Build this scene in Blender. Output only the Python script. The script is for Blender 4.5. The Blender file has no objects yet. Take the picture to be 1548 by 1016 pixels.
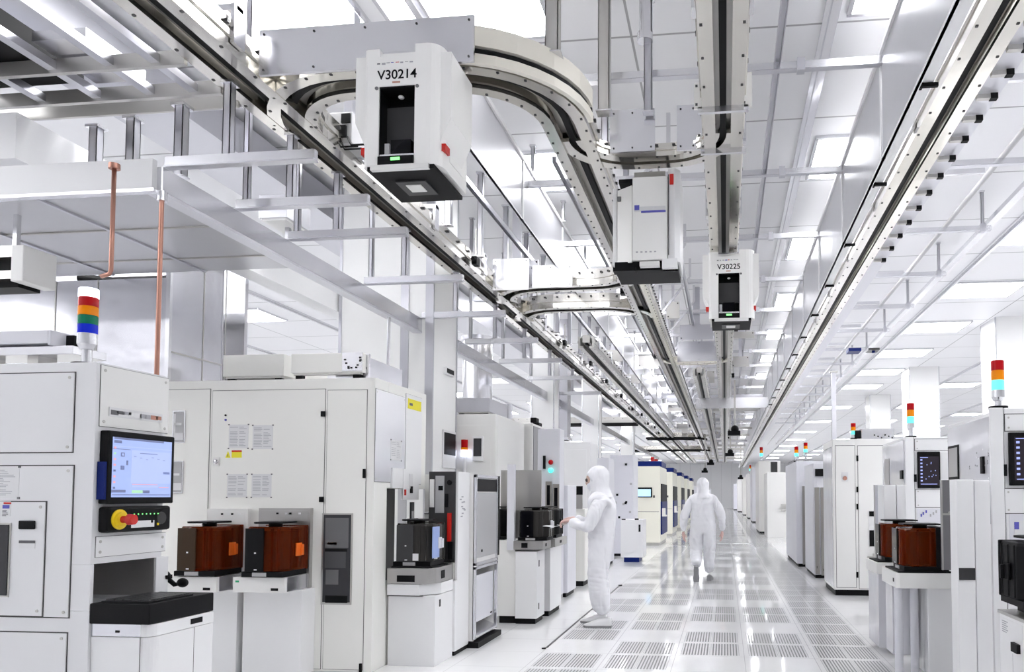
import bpy, math, random
from mathutils import Vector, Matrix, noise as mnoise
random.seed(7)
C = bpy.context.scene.collection
PI = math.pi
# ---------------------------------------------------------------- camera geometry (metres, Y runs down the aisle)
F, PX, PY, EYE, VX, VY = 1140., 967., 698., 1.40, 1096., 750.
TH = math.atan((VY-PY)/F); ct, st = math.cos(TH), math.sin(TH)
PSI = math.atan((VX-PX)/F*ct)
RV = Vector((math.cos(PSI), math.sin(PSI), 0))
FV = Vector((-math.sin(PSI)*ct, math.cos(PSI)*ct, st))
UV = Vector((math.sin(PSI)*st, -math.cos(PSI)*st, ct))
def at(x, y, X=None, Y=None, Z=None):
    """the point of the room seen at a place of the photograph, on the plane X, Y or Z = const"""
    d = RV*((x-PX)/F) + UV*((PY-y)/F) + FV
    t = X/d.x if X is not None else Y/d.y if Y is not None else (Z-EYE)/d.z
    return Vector((d.x*t, d.y*t, EYE+d.z*t))
def nr(Y, x0, y0, x1, y1):
    a, b = at(x0, y0, Y=Y), at(x1, y1, Y=Y); c, d = at(x1, y0, Y=Y), at(x0, y1, Y=Y)
    return (a.x+d.x)/2, (b.x+c.x)/2, (b.z+d.z)/2, (a.z+c.z)/2          # X0 X1 Z0 Z1
def sr(X, x0, yt, yb, x1):
    a, b, c = at(x0, yt, X=X), at(x0, yb, X=X), at(x1, (yt+yb)/2, X=X)
    return (a.y+b.y)/2, c.y, b.z, a.z                                   # Y0 Y1 Z0 Z1
cam = bpy.data.cameras.new('camera'); co = bpy.data.objects.new('camera', cam); C.objects.link(co)
cam.sensor_fit = 'HORIZONTAL'; cam.sensor_width = 36; cam.lens = F/1548*36
cam.shift_x = -(PX-774)/1548; cam.shift_y = (PY-508)/1548
cam.clip_start = .05; cam.clip_end = 300
co.matrix_world = Matrix(((RV.x, UV.x, -FV.x, 0), (RV.y, UV.y, -FV.y, 0), (RV.z, UV.z, -FV.z, EYE), (0, 0, 0, 1)))
bpy.context.scene.camera = co
# ---------------------------------------------------------------- materials
def mat(name, col, rough=.4, metal=0., emit=None, es=0., trans=0., coat=0., ior=1.5, alpha=1., noise=0.):
    m = bpy.data.materials.new(name); m.use_nodes = True
    nt = m.node_tree; b = nt.nodes['Principled BSDF']
    b.inputs['Base Color'].default_value = (*col, 1); b.inputs['Roughness'].default_value = rough
    b.inputs['Metallic'].default_value = metal; b.inputs['IOR'].default_value = ior
    b.inputs['Transmission Weight'].default_value = trans; b.inputs['Coat Weight'].default_value = coat
    b.inputs['Alpha'].default_value = alpha
    if emit: b.inputs['Emission Color'].default_value = (*emit, 1); b.inputs['Emission Strength'].default_value = es
    if noise:                                                           # faint waviness / brushing of the sheet
        tc = nt.nodes.new('ShaderNodeTexCoord'); n = nt.nodes.new('ShaderNodeTexNoise'); n.inputs['Scale'].default_value = 2.3
        n.inputs['Detail'].default_value = 3
        bp = nt.nodes.new('ShaderNodeBump'); bp.inputs['Strength'].default_value = noise; bp.inputs['Distance'].default_value = .05
        nt.links.new(tc.outputs['Object'], n.inputs['Vector']); nt.links.new(n.outputs['Fac'], bp.inputs['Height'])
        nt.links.new(bp.outputs['Normal'], b.inputs['Normal'])
    return m
def cloth_mat():
    m = mat('white coverall cloth', (.82, .82, .855), .85); nt = m.node_tree; b = nt.nodes['Principled BSDF']
    tc = nt.nodes.new('ShaderNodeTexCoord'); mp = nt.nodes.new('ShaderNodeMapping'); mp.inputs['Scale'].default_value = (5.5, 5.5, 2.6)
    n = nt.nodes.new('ShaderNodeTexNoise'); n.inputs['Scale'].default_value = 1.; n.inputs['Detail'].default_value = 2; n.inputs['Distortion'].default_value = .5
    bp = nt.nodes.new('ShaderNodeBump'); bp.inputs['Strength'].default_value = .8; bp.inputs['Distance'].default_value = .09
    nt.links.new(tc.outputs['Object'], mp.inputs[0]); nt.links.new(mp.outputs[0], n.inputs['Vector']); nt.links.new(n.outputs['Fac'], bp.inputs['Height']); nt.links.new(bp.outputs['Normal'], b.inputs['Normal'])
    return m
M = dict(
 white=mat('white powder coat', (.81, .81, .82), .35), white2=mat('white panel paint', (.74, .74, .755), .35), cream=mat('cream powder coat', (.85, .845, .81), .38),
 warm=mat('warm white paint', (.80, .795, .78), .38),
 lav=mat('cool grey paint', (.70, .70, .75), .35), grey=mat('grey paint', (.42, .42, .43), .4), seam=mat('panel gap', (.06, .06, .06), .7),
 dgrey=mat('dark grey plastic', (.05, .05, .052), .3, ior=1.3), black=mat('black plastic', (.006, .006, .007), .5, ior=1.22), gloss=mat('black glass', (.004, .004, .006), .06, ior=1.25),
 alu=mat('anodised aluminium', (.56, .56, .60), .28, .9), alub=mat('bright aluminium', (.74, .74, .77), .22, .92), alud=mat('dull aluminium', (.52, .51, .49), .38, .8),
 rail=mat('rail aluminium', (.70, .68, .63), .17, .95, noise=.05), beige=mat('beige guard', (.78, .75, .67), .4, .1),
 steel=mat('brushed stainless steel', (.62, .62, .66), .24, .95, noise=.16), steelg=mat('grey stainless steel', (.46, .45, .44), .3, .9),
 glossw=mat('glossy grey sheet', (.70, .70, .74), .12, .15, noise=.12), plate=mat('hung metal sheet', (.58, .58, .61), .3, .45, noise=.1),
 copper=mat('copper pipe', (.50, .26, .20), .3, .8), rubber=mat('black rubber', (.02, .02, .02), .7),
 glassd=mat('dark tinted window', (.05, .05, .055), .05, ior=1.3), glass=mat('clear window', (.9, .92, .95), .03, trans=.9),
 amber=mat('amber plastic', (.42, .055, .006), .07, trans=.85, ior=1.2), orange=mat('orange plastic', (.80, .16, .02), .25),
 smoke=mat('smoke plastic', (.03, .028, .026), .10, ior=1.3), wafer=mat('dark wafer stack', (.02, .010, .007), .4, ior=1.2), brown=mat('brown smoke panel', (.05, .032, .02), .15, ior=1.3),
 red=mat('red plastic', (.60, .02, .015), .25), yellow=mat('yellow plastic', (.85, .62, .02), .35), yel=mat('yellow label', (.85, .76, .02), .5),
 blue=mat('blue paint', (.003, .014, .13), .4, ior=1.25), cream2=mat('yellowish cream paint', (.78, .765, .67), .4), reflblue=mat('blue reflection sheet', (.30, .40, .72), .3), navy=mat('navy plastic', (.01, .02, .12), .3), green=mat('green label', (.03, .35, .16), .4),  # the pale blue of the pod sheet is a reflection put into colour
 paper=mat('paper', (.72, .72, .73), .7), ink=mat('ink', (.16, .16, .17), .8), inkl=mat('light ink', (.42, .42, .45), .8), inkb=mat('blue ink', (.10, .10, .45), .7),
 suit=cloth_mat(), soffit=mat('soffit sheet', (.50, .50, .525), .28, .4, noise=.08), colw=mat('column cladding', (.90, .90, .895), .4), shell=mat('vehicle shell', (.90, .895, .88), .3), steeld=mat('dark stainless', (.23, .225, .24), .3, .3), bronze=mat('bronze sheet', (.30, .285, .27), .35, .4), sole=mat('shoe sole', (.30, .30, .31), .6), skin=mat('skin', (.56, .40, .34), .55),
 glove=mat('pink glove', (.66, .44, .40), .5), mask=mat('face mask', (.70, .72, .78), .8), eye=mat('dark eye', (.03, .02, .02), .3), shoe=mat('white shoe', (.74, .74, .75), .55), shoeg=mat('grey shoe', (.30, .30, .31), .6),
 lens=mat('glasses lens', (.05, .03, .03), .1),
 ltop=mat('white lamp', (.9, .9, 1), .3, emit=(.75, .8, 1), es=1.6), lred=mat('red lamp', (.36, .004, .008), .2, emit=(.8, .01, .01), es=.04, ior=1.3),
 lor=mat('orange lamp', (.74, .22, .004), .2, emit=(.9, .3, 0), es=.06, ior=1.3), lgr=mat('green lamp', (.004, .19, .10), .2, ior=1.3),
 lbl=mat('blue lamp', (.004, .012, .30), .2, emit=(0, .03, .9), es=.12, ior=1.3), lcy=mat('lit green lamp', (.2, .9, .8), .2, emit=(.03, .80, .66), es=.85),
 scr=mat('pale blue screen', (.1, .1, .1), .3, emit=(.27, .36, .70), es=.52), scr2=mat('screen bar', (.1, .1, .1), .3, emit=(.34, .42, .74), es=.5),
 scr3=mat('screen ink', (.1, .1, .1), .3, emit=(.10, .13, .30), es=.4), scr4=mat('screen pink', (.1, .1, .1), .3, emit=(.85, .35, .40), es=.42),
 scr5=mat('screen green', (.1, .1, .1), .3, emit=(.40, .75, .45), es=.42), scrd=mat('dark screen', (.008, .008, .012), .2, emit=(.05, .04, .05), es=.22, ior=1.15),
 scrd2=mat('dark screen icons', (.05, .05, .1), .2, emit=(.35, .42, .9), es=.5), scrw=mat('light blue screen', (.1, .1, .1), .3, emit=(.40, .68, .98), es=.6),
 led=mat('green indicator', (.02, .3, .05), .3, emit=(.2, .9, .2), es=1.), panel_l=mat('light panel', (.9, .9, .9), .5, emit=(.98, .985, 1), es=7.0),
)
# ---------------------------------------------------------------- mesh helpers
class MB:
    def __init__(s): s.v = []; s.f = []; s.m = []; s.sm = []
    def add(s, vs, fs, m=0, smooth=False):
        b = len(s.v); s.v += [Vector(v) for v in vs]
        for f in fs: s.f.append(tuple(b+i for i in f)); s.m.append(m); s.sm.append(smooth)
        return s
    def box(s, x0, x1, y0, y1, z0, z1, m=0):
        x0, x1 = sorted((x0, x1)); y0, y1 = sorted((y0, y1)); z0, z1 = sorted((z0, z1))
        return s.add([(x0, y0, z0), (x1, y0, z0), (x1, y1, z0), (x0, y1, z0), (x0, y0, z1), (x1, y0, z1), (x1, y1, z1), (x0, y1, z1)],
              [(0, 3, 2, 1), (4, 5, 6, 7), (0, 1, 5, 4), (1, 2, 6, 5), (2, 3, 7, 6), (3, 0, 4, 7)], m)
    def prism(s, poly, axis, a0, a1, m=0):
        n = len(poly); P = {'z': lambda p, a: (p[0], p[1], a), 'y': lambda p, a: (p[0], a, p[1]), 'x': lambda p, a: (a, p[0], p[1])}[axis]
        vs = [P(p, a0) for p in poly]+[P(p, a1) for p in poly]
        return s.add(vs, [tuple(range(n))[::-1], tuple(range(n, 2*n))]+[(i, (i+1) % n, n+(i+1) % n, n+i) for i in range(n)], m)
    def cyl(s, p, q, r, n=12, m=0, r2=None, smooth=True):
        p, q = Vector(p), Vector(q); d = (q-p).normalized(); r2 = r if r2 is None else r2
        u = d.orthogonal().normalized(); w = d.cross(u)
        a = [u*math.cos(2*PI*i/n)+w*math.sin(2*PI*i/n) for i in range(n)]
        s.add([p+k*r for k in a]+[q+k*r2 for k in a], [(i, (i+1) % n, n+(i+1) % n, n+i) for i in range(n)], m, smooth)
        return s.add([p+k*r for k in a]+[q+k*r2 for k in a], [tuple(range(n))[::-1], tuple(range(n, 2*n))], m)
    def tube(s, pts, r, n=8, m=0):
        pts = [Vector(p) for p in pts]; rings = []; u = None
        for i, p in enumerate(pts):
            d = (pts[min(i+1, len(pts)-1)]-pts[max(i-1, 0)]).normalized()
            u = d.orthogonal().normalized() if u is None else (u-d*u.dot(d)).normalized()
            w = d.cross(u); rings.append([p+(u*math.cos(2*PI*k/n)+w*math.sin(2*PI*k/n))*r for k in range(n)])
        vs = [v for g in rings for v in g]; N = len(pts)
        return s.add(vs, [(i*n+k, i*n+(k+1) % n, (i+1)*n+(k+1) % n, (i+1)*n+k) for i in range(N-1) for k in range(n)]+[tuple(range(n))[::-1], tuple((N-1)*n+k for k in range(n))], m, True)
    def sweep(s, prof, path, m=0):
        """profile (offset across, height) along a level path of (x, y)"""
        n = len(prof); N = len(path); vs = []
        for i, p in enumerate(path):
            a, b = path[max(i-1, 0)], path[min(i+1, N-1)]
            t = Vector((b[0]-a[0], b[1]-a[1])).normalized(); nx, ny = t.y, -t.x
            vs += [(p[0]+o*nx, p[1]+o*ny, h) for o, h in prof]
        return s.add(vs, [(i*n+k, i*n+(k+1) % n, (i+1)*n+(k+1) % n, (i+1)*n+k) for i in range(N-1) for k in range(n)]+[tuple(range(n)), tuple((N-1)*n+k for k in range(n))[::-1]], m)
    def ball(s, c, r, m=0, nu=16, nv=10, fn=None):
        c = Vector(c); r = Vector(r if hasattr(r, '__len__') else (r, r, r)); vs = []
        for j in range(nv+1):
            for i in range(nu):
                a, b = 2*PI*i/nu, PI*j/nv
                v = Vector((math.sin(b)*math.cos(a), math.sin(b)*math.sin(a), math.cos(b)))
                v = Vector((v.x*r.x, v.y*r.y, v.z*r.z))
                if fn: v = fn(v)
                vs.append(c+v)
        return s.add(vs, [(j*nu+i, (j+1)*nu+i, (j+1)*nu+(i+1) % nu, j*nu+(i+1) % nu) for j in range(nv) for i in range(nu)], m, True)
    def build(s, name, mats, parent=None, bevel=0., org=None):
        if not isinstance(mats, (list, tuple)): mats = [mats]
        o0 = Vector((0, 0, 0))
        if parent is not None:
            q = parent
            while q is not None: o0 += Vector(q.location); q = q.parent
        elif org is None:
            lo = [min(v[i] for v in s.v) for i in range(3)]; hi = [max(v[i] for v in s.v) for i in range(3)]
            o0 = Vector(((lo[0]+hi[0])/2, (lo[1]+hi[1])/2, lo[2]))
        else: o0 = Vector(org)
        me = bpy.data.meshes.new(name); me.from_pydata([tuple(v-o0) for v in s.v], [], s.f)
        for k in mats: me.materials.append(M[k] if isinstance(k, str) else k)
        me.polygons.foreach_set('material_index', s.m); me.polygons.foreach_set('use_smooth', s.sm)
        me.update(); me.validate()
        o = bpy.data.objects.new(name, me); C.objects.link(o)
        if parent is not None: o.parent = parent
        else: o.location = o0
        if bevel:
            b = o.modifiers.new('bevel', 'BEVEL'); b.width = bevel; b.segments = 2; b.limit_method = 'ANGLE'
            b.use_clamp_overlap = True
        return o
def tag(o, label, cat, group=None, kind=None):
    if label: o['label'] = label
    if cat: o['category'] = cat
    if group: o['group'] = group
    if kind: o['kind'] = kind
    return o
def thing(name, loc, label, cat, group=None):
    o = bpy.data.objects.new(name, None); C.objects.link(o); o.location = loc; o.empty_display_size = .1
    return tag(o, label, cat, group)
def struct(o): o['kind'] = 'structure'; return o
def copy_tree(o, parent=None):
    c = o.copy(); C.objects.link(c); c.parent = parent
    for ch in list(o.children): copy_tree(ch, c)
    return c
ONES = 'zeroth first second third fourth fifth sixth seventh eighth ninth tenth eleventh twelfth thirteenth fourteenth fifteenth sixteenth seventeenth eighteenth nineteenth'.split()
def ordw(n):
    if n < 20: return ONES[n]
    t = {2: 'twenty', 3: 'thirty', 4: 'forty', 5: 'fifty'}[n//10]
    return t+'-'+ONES[n % 10] if n % 10 else {2: 'twentieth', 3: 'thirtieth', 4: 'fortieth', 5: 'fiftieth'}[n//10]
def text(s, size, mtx, name, m, parent, ext=.0006):
    cu = bpy.data.curves.new('t', 'FONT'); cu.body = s; cu.size = size; cu.align_x = 'CENTER'; cu.extrude = ext; cu.offset = size*.012
    t = bpy.data.objects.new('t', cu); C.objects.link(t); dg = bpy.context.evaluated_depsgraph_get()
    me = bpy.data.meshes.new_from_object(t.evaluated_get(dg)); bpy.data.objects.remove(t); me.transform(mtx)
    me.materials.clear(); me.materials.append(M[m])
    o = bpy.data.objects.new(name, me); C.objects.link(o); o.parent = parent
    return o
def skin(vr, edges, name, m, parent=None, levels=2, root=0, folds=0., seed=0.):
    """vr: (x,y,z,rx,ry) joints; grows one smooth body over the joints"""
    me = bpy.data.meshes.new(name); me.from_pydata([v[:3] for v in vr], edges, []); o = bpy.data.objects.new(name, me); C.objects.link(o)
    o.modifiers.new('s', 'SKIN'); sb = o.modifiers.new('u', 'SUBSURF'); sb.levels = levels
    for i, d in enumerate(me.skin_vertices[0].data):
        d.radius = (vr[i][3], vr[i][4]); d.use_root = (i == root)
    o.modifiers['s'].use_smooth_shade = True
    dg = bpy.context.evaluated_depsgraph_get(); dg.update()
    m2 = bpy.data.meshes.new_from_object(o.evaluated_get(dg)); bpy.data.objects.remove(o)
    m2.materials.clear(); m2.materials.append(M[m])
    if folds:                                                           # creases of loose cloth, in the geometry itself
        nn = [v.normal.copy() for v in m2.vertices]
        for v, n in zip(m2.vertices, nn):
            c = v.co; a = mnoise.noise(Vector((c.x*7, c.y*7, c.z*3.2+seed))); b_ = mnoise.noise(Vector((c.x*13+5, c.y*13, c.z*10+seed)))
            lo = max(0, 1-abs(c.z-.5)/.22)+max(0, 1-abs(c.z-.16)/.12)+max(0, 1-abs(c.z-.98)/.14)
            r_ = abs(mnoise.noise(Vector((c.x*4, c.y*4, c.z*17+seed))))
            v.co = c+n*(folds*a+folds*.45*b_-folds*1.3*lo*(.35-r_ if r_ < .35 else 0))
    for p in m2.polygons: p.use_smooth = True
    r = bpy.data.objects.new(name, m2); C.objects.link(r); r.parent = parent
    return r
class Nd:                                                               # tiny expression builder for shader maths
    def __init__(s, nt, out): s.nt, s.o = nt, out
    def op(s, kind, b=None, c=None):
        n = s.nt.nodes.new('ShaderNodeMath'); n.operation = kind
        for i, k in enumerate((s, b, c)):
            if isinstance(k, Nd): s.nt.links.new(k.o, n.inputs[i])
            elif k is not None: n.inputs[i].default_value = k
        return Nd(s.nt, n.outputs[0])
    def __add__(s, b): return s.op('ADD', b)
    def __sub__(s, b): return s.op('SUBTRACT', b)
    def __mul__(s, b): return s.op('MULTIPLY', b)
    def lt(s, b): return s.op('LESS_THAN', b)
    def gt(s, b): return s.op('GREATER_THAN', b)
    def eq(s, b): return s.op('COMPARE', b, .1)
    def fl(s): return s.op('FLOOR')
    def fr(s): return s.op('FRACT')
    def ab(s): return s.op('ABSOLUTE')
    def mod3(s): return s.op('FLOORED_MODULO', 3.)
    def inv(s): return Nd.const(s.nt, 1)-s
    @staticmethod
    def const(nt, v):
        n = nt.nodes.new('ShaderNodeValue'); n.outputs[0].default_value = v; return Nd(nt, n.outputs[0])
def xyz(nt):
    tc = nt.nodes.new('ShaderNodeTexCoord'); sp = nt.nodes.new('ShaderNodeSeparateXYZ'); nt.links.new(tc.outputs['Object'], sp.inputs[0])
    return [Nd(nt, sp.outputs[i]) for i in range(3)]
def colmix(nt, fac, a, b):
    n = nt.nodes.new('ShaderNodeMix'); n.data_type = 'RGBA'
    nt.links.new(fac.o, n.inputs['Factor'])
    for k, i in ((a, 6), (b, 7)):
        if isinstance(k, tuple): n.inputs[i].default_value = (*k, 1)
        else: nt.links.new(k, n.inputs[i])
    return n.outputs[2]
# ---------------------------------------------------------------- the setting
CZ, YB, XL, XR, YF = 5.2, 88., -16., 16., -7.
def floor_mat():
    m = mat('raised access floor', (.7, .7, .7), .075); nt = m.node_tree; b = nt.nodes['Principled BSDF']
    X, Y, Z = xyz(nt)
    a = (X-.16)*(1/.6); i = a.fl(); u = a.fr(); c = (Y-6.1)*(1/.6); j = c.fl(); v = c.fr()
    blank = ((i.eq(-3.)*(j-1.).mod3().lt(.5)) + (i.eq(-2.)*(j-2.).mod3().lt(.5)) + ((i.eq(-1.)+i.eq(0.))*j.mod3().lt(.5)))
    inside = i.gt(-3.5)*i.lt(1.5)*blank.lt(.5)
    du = (u-.5).ab(); dv = (v-.5).ab()
    block = inside*du.lt(.43)*dv.lt(.435)*du.gt(.006)
    slot = block*((u*23.).fr()-.5).ab().lt(.22)
    seam = (du.gt(.4955)+dv.gt(.4955)).op('MINIMUM', 1.)
    n = nt.nodes.new('ShaderNodeTexNoise'); n.inputs['Scale'].default_value = .7; n.inputs['Detail'].default_value = 2
    base = colmix(nt, Nd(nt, n.outputs['Fac']), (.74, .74, .75), (.79, .79, .795))
    c1 = colmix(nt, block, base, (.70, .70, .71)); c2 = colmix(nt, seam, c1, (.56, .56, .57)); c3 = colmix(nt, slot, c2, (.17, .17, .175))
    nt.links.new(c3, b.inputs['Base Color'])
    r = slot*.5+.06; nt.links.new(r.o, b.inputs['Roughness'])
    return m
def ceil_mat():
    m = mat('ceiling panels', (.7, .7, .7), .45); nt = m.node_tree; b = nt.nodes['Principled BSDF']; X, Y, Z = xyz(nt)
    v = ((Y-6.03)*(1/1.54)).fr(); u = ((X-.85)*(1/1.6)).fr()
    seam = ((v-.5).ab().gt(.4925)+(u-.5).ab().gt(.4935)).op('MINIMUM', 1.)
    nt.links.new(colmix(nt, seam, (.78, .78, .80), (.34, .34, .35)), b.inputs['Base Color']); return m
def wall_mat(name, col):
    m = mat(name, col, .5); nt = m.node_tree; b = nt.nodes['Principled BSDF']; X, Y, Z = xyz(nt)
    s = (((X+Y)*(1/1.2)).fr()-.5).ab().gt(.492)
    nt.links.new(colmix(nt, s, col, tuple(.6*k for k in col)), b.inputs['Base Color']); return m
wm = wall_mat('wall panels', (.82, .82, .83))
def flat(name, b, m): return struct(b.build(name, m, org=(0, 0, 0)))
flat('floor', MB().box(XL, XR, YF, YB, -.1, 0), [floor_mat()])
flat('ceiling', MB().box(XL, XR, YF, YB, CZ, CZ+.1), [ceil_mat()])
flat('wall_left', MB().box(XL-.1, XL, YF, YB, 0, CZ), [wm]); flat('wall_right', MB().box(XR, XR+.1, YF, YB, 0, CZ), [wm])
flat('wall_back', MB().box(XL, XR, YB, YB+.1, 0, CZ), [wm]); flat('wall_front', MB().box(XL, XR, YF-.1, YF, 0, CZ), [wm])
for k in range(-4, 5):                                                  # broad aluminium strips of the ceiling grid
    x = .85+3.2*k
    b = MB().box(x-.06, x+.06, YF, YB, CZ-.03, CZ).box(x-.015, x+.015, YF, YB, CZ-.06, CZ-.03)
    struct(b.build('trim_%d' % (k+5), ['alub'], org=(0, 0, 0)))
# ceiling lights
LW, LL = 1.3, 1.05
lx = [-12.9, -10.0, -7.3, -4.3, -2.0, 1.62, 4.7, 7.9, 11.1]
proto = None
place = ['over the far end of the copper-pipe bay', 'deep over the copper-pipe bay', 'over the copper-pipe bay', 'over the tools behind the long rail', 'between the long rail and the curved rail',
         'beside the hanging metal sheet', 'over the tools with signal towers', 'over the bay behind the amber pods', 'far across behind the amber pods']
for ci, x in enumerate(lx):
    row = 0
    y = 4.87+(0 if ci != 6 and ci != 7 else 2.75)
    y -= 3.08*(3, 3, 2, 1, 1, 2, 2, 2, 2)[ci]
    while y < 79:
        if (ci == 4 and 0 < y < 4) or (ci == 2 and 6 < y < 9) or (ci in (4, 5) and y > 26 and row % 2) or (ci > 6 and row % 2) or (ci < 3 and y > 6 and row % 2) or (ci == 6 and y > 24 and row % 2) or (ci == 3 and not 4 < y < 5 and (y < 12 or row % 2)): y += 3.08; row += 1; continue
        row += 1
        if proto is None:
            proto = thing('ceiling_light', (0, 0, CZ), None, 'light')
            f = MB(); w, l = LW/2, LL/2
            for sx in (-1, 1): f.box(sx*w, sx*(w-.035), -l, l, -.035, 0)
            for sy in (-1, 1): f.box(-w, w, sy*l, sy*(l-.035), -.035, 0)
            o = f.build('frame', ['alub'], None, org=(0, 0, 0)); o.parent = proto
            o = MB().box(-w+.03, w-.03, -l+.03, l-.03, -.02, -.005).build('diffuser', ['panel_l'], None, org=(0, 0, 0)); o.parent = proto
            L = proto
        else: L = copy_tree(proto)
        L.location = (-3.45 if ci == 3 and y < 6 else x, y+LL/2, CZ)
        tag(L, 'square white ceiling light %s, %s in its line' % (place[ci], ordw(row)), 'light', 'lights set in the ceiling')
        y += 3.08
# columns
def column(name, x0, x1, y0, y1, z1=CZ, m='colw'):
    b = MB().box(x0, x1, y0, y1, 0, z1)
    for x in (x0, x1):
        for y in (y0, y1): b.box(x-.012, x+.012, y-.012, y+.012, 0, z1, 1)
    return struct(b.build(name, [m, 'alub'], org=(0, 0, 0)))
# ---------------------------------------------------------------- small builders for tools
def dec(b, ax, c, s, a0, a1, z0, z1, t=.002, m=0):
    """a thin plate on a face: ax 'y' lies in a plane Y=c, 'x' in X=c; s is the outward direction"""
    return b.box(a0, a1, c, c+s*t, z0, z1, m) if ax == 'y' else b.box(c, c+s*t, a0, a1, z0, z1, m)
def panel(parent, name, ax, c, s, a0, a1, z0, z1, m='white', t=.006, gap=.005, screws=True, mats=None):
    b = MB(); a0, a1 = sorted((a0, a1)); z0, z1 = sorted((z0, z1))
    dec(b, ax, c, s, a0-gap, a1+gap, z0-gap, z1+gap, .0015, 1); dec(b, ax, c, s, a0, a1, z0, z1, t, 0)
    if screws:
        for a in (a0+.022, a1-.022):
            for z in (z0+.022, z1-.022):
                p = (a, c+s*t, z) if ax == 'y' else (c+s*t, a, z); q = (a, c+s*(t+.002), z) if ax == 'y' else (c+s*(t+.002), a, z)
                b.cyl(p, q, .007, 10, 2)
    return b.build(name, [m, 'seam', 'alud'], parent)
def sheet(parent, name, ax, c, s, a0, a1, z0, z1, rows=14, label=None, head=None):
    """a printed sheet with lines of small print and pinned corners"""
    b = MB(); dec(b, ax, c, s, a0, a1, z0, z1, .001, 0); w = a1-a0; h = z1-z0
    for i in range(rows):
        z = z1-h*(.10+.84*i/rows)
        for u0, u1 in ((.06, .42+.06*random.random()), (.54, .75+.2*random.random())):
            if random.random() < .82: dec(b, ax, c, s, a0+w*u0, a0+w*u1, z, z-h*.022, .0014, 1)
    if head: dec(b, ax, c, s, a0, a1, z1-h*.07, z1, .0016, 3)
    for a in (a0, a1):
        for z in (z0, z1): dec(b, ax, c, s, a-.006, a+.006, z-.005, z+.005, .003, 2)
    o = b.build(name, ['paper', 'inkl', 'ink', head or 'ink'], parent)
    if label: o['label'] = label
    return o
def tower(parent, x, y, z0, zb, zt, r, segs, label='signal tower'):
    """signal tower: foot, pole, body, stacked lamp segments from zb up to zt"""
    b = MB().cyl((x, y, z0), (x, y, z0+.018), r*1.5, 16, 1).cyl((x, y, z0+.018), (x, y, zb-.06), r*.52, 12, 0)
    b.cyl((x, y, zb-.075), (x, y, zb-.05), r*.7, 16, 0, r).cyl((x, y, zb-.05), (x, y, zb), r, 16, 0)
    o = b.build('signal_tower', ['alub' if r > .03 else 'white', 'black'], parent)
    h = (zt-zb)/len(segs)
    for i, (nm, m) in enumerate(segs):
        q = MB().cyl((x, y, zb+h*i), (x, y, zb+h*(i+.93)), r, 20, 0).cyl((x, y, zb+h*(i+.93)), (x, y, zb+h*(i+1)), r*.93, 20, 0).build('lamp_segment', [m], o)
        q['label'] = nm+' lamp segment'
    return o
STD = [('lit blue-green', 'lcy'), ('orange', 'lor'), ('red', 'lred')]
def pod(name, shell, inner, label, group=None, org=(0, 0, 0), rot=0, flange=True, panelm='smoke', handle='orange', door=None):
    """front opening wafer pod, door towards +Y, origin at the middle of its base"""
    t = thing(name, org, label, 'wafer pod', group); t.rotation_euler.z = rot
    W, D, H = .195, .165, .30
    def loc(b, nm, ms, bv=0):
        o = b.build(nm, ms, None, bv, org=(0, 0, 0)); o.parent = t; return o
    loc(MB().box(-W*.98, W*.98, -D*.98, D*.98, .0, .035).box(-W*.45, W*.2, -D*1.02, -D*.98, .004, .03, 1), 'base_plate', ['black', 'grey'])
    out = [(-W, D), (-W, -D*.55), (-W*.72, -D*.93), (-W*.2, -D), (W*.2, -D), (W*.72, -D*.93), (W, -D*.55), (W, D)]
    b = MB(); z0, z1 = .036, .036+H
    n = len(out); top = [(x*.95, y*.96) for x, y in out]
    b.add([(x, y, z0) for x, y in out]+[(x, y, z1-.02) for x, y in out]+[(x, y, z1) for x, y in top],
          [(k*n+i, k*n+(i+1) % n, (k+1)*n+(i+1) % n, (k+1)*n+i) for k in (0, 1) for i in range(n)]+[tuple(range(n))[::-1], tuple(range(2*n, 3*n))])
    for x in (-W*.62, -W*.1, W*.42, W*.7):                              # upright ribs of the shell
        b.box(x-.008, x+.008, -D*1.03, -D*.82, z0+.005, z1-.012)
    for y in (-.06, .03, .12):
        for sx in (-1, 1): b.box(sx*W*.97, sx*W*1.03, y-.008, y+.008, z0+.005, z1-.012)
    b.box(-W*1.04, W*1.04, D*.86, D, z0-.004, z1+.004)                 # door rim
    loc(b, 'shell', [shell], .006)
    loc(MB().box(-W*.74, W*.74, -D*.62, D*.74, z0+.012, z1-.03), 'wafer_stack', [inner])
    loc(MB().box(-W*.78, W*.08, -D*1.075, -D*1.0, z0+.002, z1-.01).box(-W*.34, -W*.25, -D*1.08, -D*1.07, z0+.12, z0+.13, 1).box(-W*.34, -W*.2, -D*1.08, -D*1.07, z0+.01, z0+.018, 1), 'front_panel', [panelm, 'white'], .004)
    if flange:
        b = MB().cyl((0, 0, z1-.002), (0, 0, z1+.022), .055, 16)
        b.prism([(-.14, -.09), (-.09, -.14), (.09, -.14), (.14, -.09), (.14, .09), (.09, .14), (-.09, .14), (-.14, .09)], 'z', z1+.02, z1+.032)
        loc(b, 'top_flange', ['black'])
    if door: loc(MB().box(-W*1.045, W*1.045, D*.42, D*1.0, z0-.004, z1+.006), 'door', [door], .004)
    for sx in (-1, 1) if handle else ():
        loc(MB().box(sx*W*1.02, sx*W*1.10, -.015, .06, z0+.095, z0+.185).box(sx*W*1.09, sx*W*1.2, .035, .06, z0+.10, z0+.175), 'side_handle', [handle], .004)
    return t
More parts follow.
